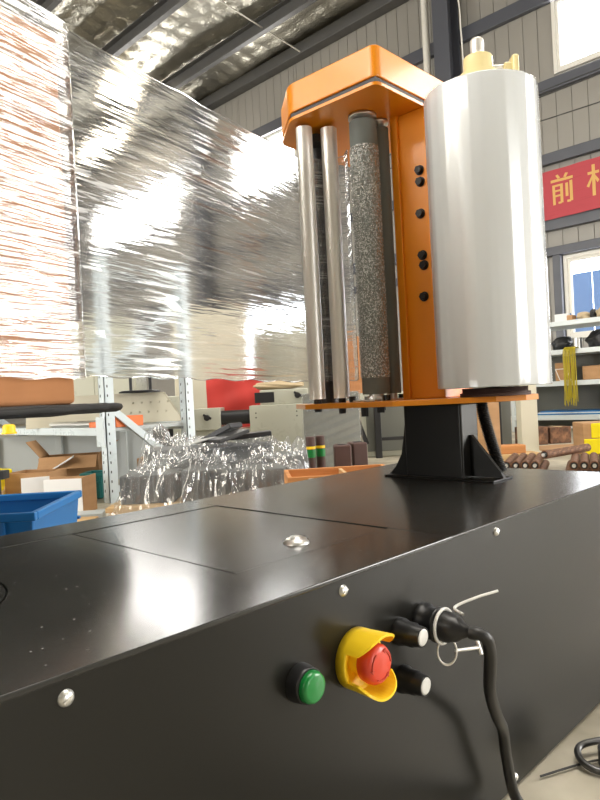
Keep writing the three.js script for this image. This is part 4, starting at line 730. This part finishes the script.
// ---- steel conveyor tubes lying in two piles
{
  const R = 0.0215, L = 0.42, ord = ['first', 'second', 'third', 'fourth', 'fifth'];
  const tubeThing = (c, turn, label, group) => {
    const t = thing('conveyor_tube', label, 'tube', c, turn, group);
    part(t, 'tube', merge([new THREE.CylinderGeometry(R, R, L, 20, 1, true).rotateZ(Math.PI / 2).translate(L / 2, 0, 0), new THREE.RingGeometry(R * 0.78, R, 20).rotateY(-Math.PI / 2)]), M.rust);
    part(t, 'end_cup', lathe([[R * 0.8, 0], [R * 0.78, 0.006], [R * 0.45, 0.008], [R * 0.42, 0.003], [0, 0.003]], 20).rotateZ(-Math.PI / 2).translate(0.001, 0, 0), M.dark);
    part(t, 'axle', bar(V(-0.014, 0, 0), V(0.02, 0, 0), R * 0.42, 12), M.zinc);
  };
  const turnOf = (deg) => { const a = deg * Math.PI / 180, d = at(Math.sin(a), 0, Math.cos(a)); return Math.atan2(-d.z, d.x); };
  const pile = (r0, d0, deg, n, lvl, word) => { const a = deg * Math.PI / 180; for (let i = 0; i < n; i++) { const q = 0.0445 * (i + lvl * 0.5); tubeThing(at(r0 + q * Math.cos(a), 0.0225 + lvl * 0.0385, d0 - q * Math.sin(a)), turnOf(deg), 'rusty conveyor tube, ' + ord[i] + ' from the left in the ' + (lvl ? 'upper' : 'lower') + ' row of the ' + word + ' pile', 'conveyor tubes'); } };
  pile(0.985, 3.24, 24, 5, 0, 'left'); pile(0.985, 3.24, 24, 4, 1, 'left');
  tubeThing(at(1.215, 0.099, 3.28), turnOf(52), 'rusty conveyor tube lying askew on top of the left pile', 'conveyor tubes');
  pile(1.262, 3.10, 24, 5, 0, 'right'); pile(1.262, 3.10, 24, 4, 1, 'right');
}
// ---- shelf unit at the right
const SX = 6.0;
{
  const m = thing('shelf_unit', 'pale blue-grey metal shelf unit behind the film roll', 'shelf', V(SX, 0, 0));
  const ys = [0.115, 0.432, 0.722, 0.985], z0 = -3.0, z1 = -1.25, D = 0.45;
  for (const z of [z0, z1]) for (const x of [0, D]) part(m, 'upright', span(x, x + 0.035, 0, 1.0, z - 0.02, z + 0.02, 0.003), M.shelfPaint);
  part(m, 'back_sheet', span(D + 0.04, D + 0.046, 0.02, 0.73, z0, z1, 0.001), M.machineDark);
  for (const y of ys) part(m, 'shelf_board', span(-0.004, D + 0.04, y - 0.005, y + 0.04, z0, z1, 0.004), M.shelfPaint);
}
const sh = (z, y, x = 0.2) => V(SX + x, y, z);
{ // what stands on it
  const pack = (name, label, z, y, w, h, d, mt, lid, x = 0.16, t = 0) => { const o = thing(name, label, 'box', sh(z, y, x), Math.PI / 2 + t); part(o, 'box_body', box(w, h, d, 0.005), mt); part(o, 'tape', box(w * 1.004, h * 0.25, d * 0.3, 0.002).clone().translate(0, h * 0.755, 0), lid); return o; };
  pack('printed_box', 'white and blue printed box on the top shelf beside the roll', -2.525, 1.026, 0.13, 0.075, 0.12, M.paper, M.blue);
  pack('parts_box', 'small brown box on the top shelf next to the white one', -2.43, 1.026, 0.05, 0.05, 0.1, M.card, M.dark, 0.10);
  const bag = (label, z, y, w, h, d, mt, ph) => { const g = new THREE.SphereGeometry(1, 26, 16), p = g.attributes.position; for (let i = 0; i < p.count; i++) { const a = p.getX(i), b = p.getY(i), c = p.getZ(i), k = 1 + 0.1 * Math.sin(a * 6 + c * 4 + ph) + 0.08 * Math.sin(b * 8 + a * 3 + ph); p.setXYZ(i, a * w * k, Math.max(-0.7, b) * h * k + h * 0.76, c * d * k); } g.computeVertexNormals(); return solo('parts_bag', metric(g), mt, label, 'bag', sh(z, y, 0.17), Math.PI / 2); };
  bag('tan bag of parts lying on the top shelf', -2.335, 1.027, 0.065, 0.04, 0.1, M.sack, 1);
  bag('dark bag standing on the top shelf near the picture edge', -2.255, 1.027, 0.03, 0.05, 0.05, M.dark, 2);
  bag('pale bag on the top shelf at the picture edge', -2.14, 1.027, 0.08, 0.06, 0.1, M.sack, 3);
  bag('black heap of cable on the second shelf beside the roll', -2.55, 0.763, 0.085, 0.075, 0.12, M.dark, 4);
  bag('dark bag on the second shelf at the picture edge', -2.17, 0.763, 0.15, 0.09, 0.12, M.dark, 5);
  { const t = thing('tape_roll', 'silver tape roll standing on the second shelf', 'tape roll', sh(-2.395, 0.763, 0.12), 0.3); part(t, 'winding', lathe([[0.022, 0], [0.04, 0], [0.041, 0.002], [0.041, 0.10], [0.04, 0.102], [0.022, 0.102], [0.022, 0]], 30), M.zinc); part(t, 'core', lathe([[0.021, 0], [0.021, 0.103], [0.019, 0.103], [0.019, 0]], 24), M.core); }
  pack('brown_carton', 'brown carton on the third shelf beside the roll', -2.53, 0.473, 0.13, 0.17, 0.18, M.card, M.tape);
  pack('wide_carton', 'wide brown carton on the third shelf right of the yellow straps', -2.255, 0.473, 0.17, 0.125, 0.2, M.card, M.tape);
  { const t = thing('wire_stand', 'small white wire stand in front of the brown carton', 'stand', sh(-2.50, 0.473, 0.02), Math.PI / 2); const a = [V(-0.07, 0.004, 0), V(-0.03, 0.11, 0), V(0.07, 0.11, 0), V(0.03, 0.004, 0)]; for (let i = 0; i < 4; i++) part(t, 'wire', bar(a[i], a[(i + 1) % 4], 0.004, 8), M.white); }
  for (let i = 0; i < 3; i++) solo('blue_sheet', box(1.1, 0.012, 0.30, 0.002), i === 1 ? M.shelfPaint : M.blue, ['lowest blue sheet in the flat stack on the bottom shelf', 'pale sheet in the middle of the flat stack on the bottom shelf', 'topmost blue sheet in the flat stack on the bottom shelf'][i], 'sheet', sh(-2.25 + 0.02 * i, 0.156 + i * 0.0122, 0.22), Math.PI / 2, 'flat sheets on the bottom shelf');
  // yellow strap skein hung over the second board
  const t = thing('yellow_straps', 'skein of yellow straps hanging from the second shelf', 'straps', sh(-2.41, 0, -0.03), 0);
  for (let i = 0; i < 22; i++) { const z = -0.055 + i * 0.0052, x = -0.008 - 0.018 * ((i * 7) % 5) / 5, b = 0.24 + 0.09 * ((i * 11) % 7) / 7; part(t, 'strap', tube([[0.10, 0.770, z * 0.7], [0.02, 0.776, z * 0.9], [x, 0.75, z], [x - 0.006, 0.55, z + 0.006 * Math.sin(i)], [x - 0.004, b, z + 0.012 * Math.sin(i * 2.3)]], 0.0036, 24, 5), M.strap); }
}
// cartons on the floor in front of the shelf
for (const [k, r, d, w, h] of [[0, 1.74, 4.95, 0.19, 0.135], [1, 1.945, 5.0, 0.17, 0.125]]) { const c = thing('floor_carton', ['dusty brown carton on the floor under the shelf beside the pillar', 'dusty brown carton on the floor under the shelf beside the yellow pack'][k], 'carton', at(r, 0, d), TURN + 0.1, 'dusty cartons'); part(c, 'carton_body', box(w, h, 0.16, 0.006), M.rust); part(c, 'tape', box(0.03, 0.002, 0.161, 0).clone().translate(0, h - 0.001, 0), M.tape); }
{ const c = thing('yellow_carton', 'carton packed in bright yellow film at the right edge', 'carton', at(1.885, 0, 4.12), TURN - 0.1); part(c, 'carton_body', box(0.275, 0.20, 0.2, 0.006), M.card); for (const [x, y, w, h] of [[-0.045, 0.105, 0.105, 0.092], [0.075, 0.105, 0.12, 0.092], [-0.01, 0.005, 0.265, 0.096]]) part(c, 'yellow_film', box(w, h, 0.016, 0.006).clone().translate(x + 0.01, y, 0.1), M.yellowFilm); }
solo('floor_board', box(0.42, 0.012, 0.3, 0.002), M.card, 'flat brown board on the floor in front of the dusty cartons', 'board', at(1.80, 0, 4.55), TURN);
scene.traverse((o) => { if (o.isMesh) { o.castShadow = true; o.receiveShadow = true; } });
renderer.render(scene, camera);
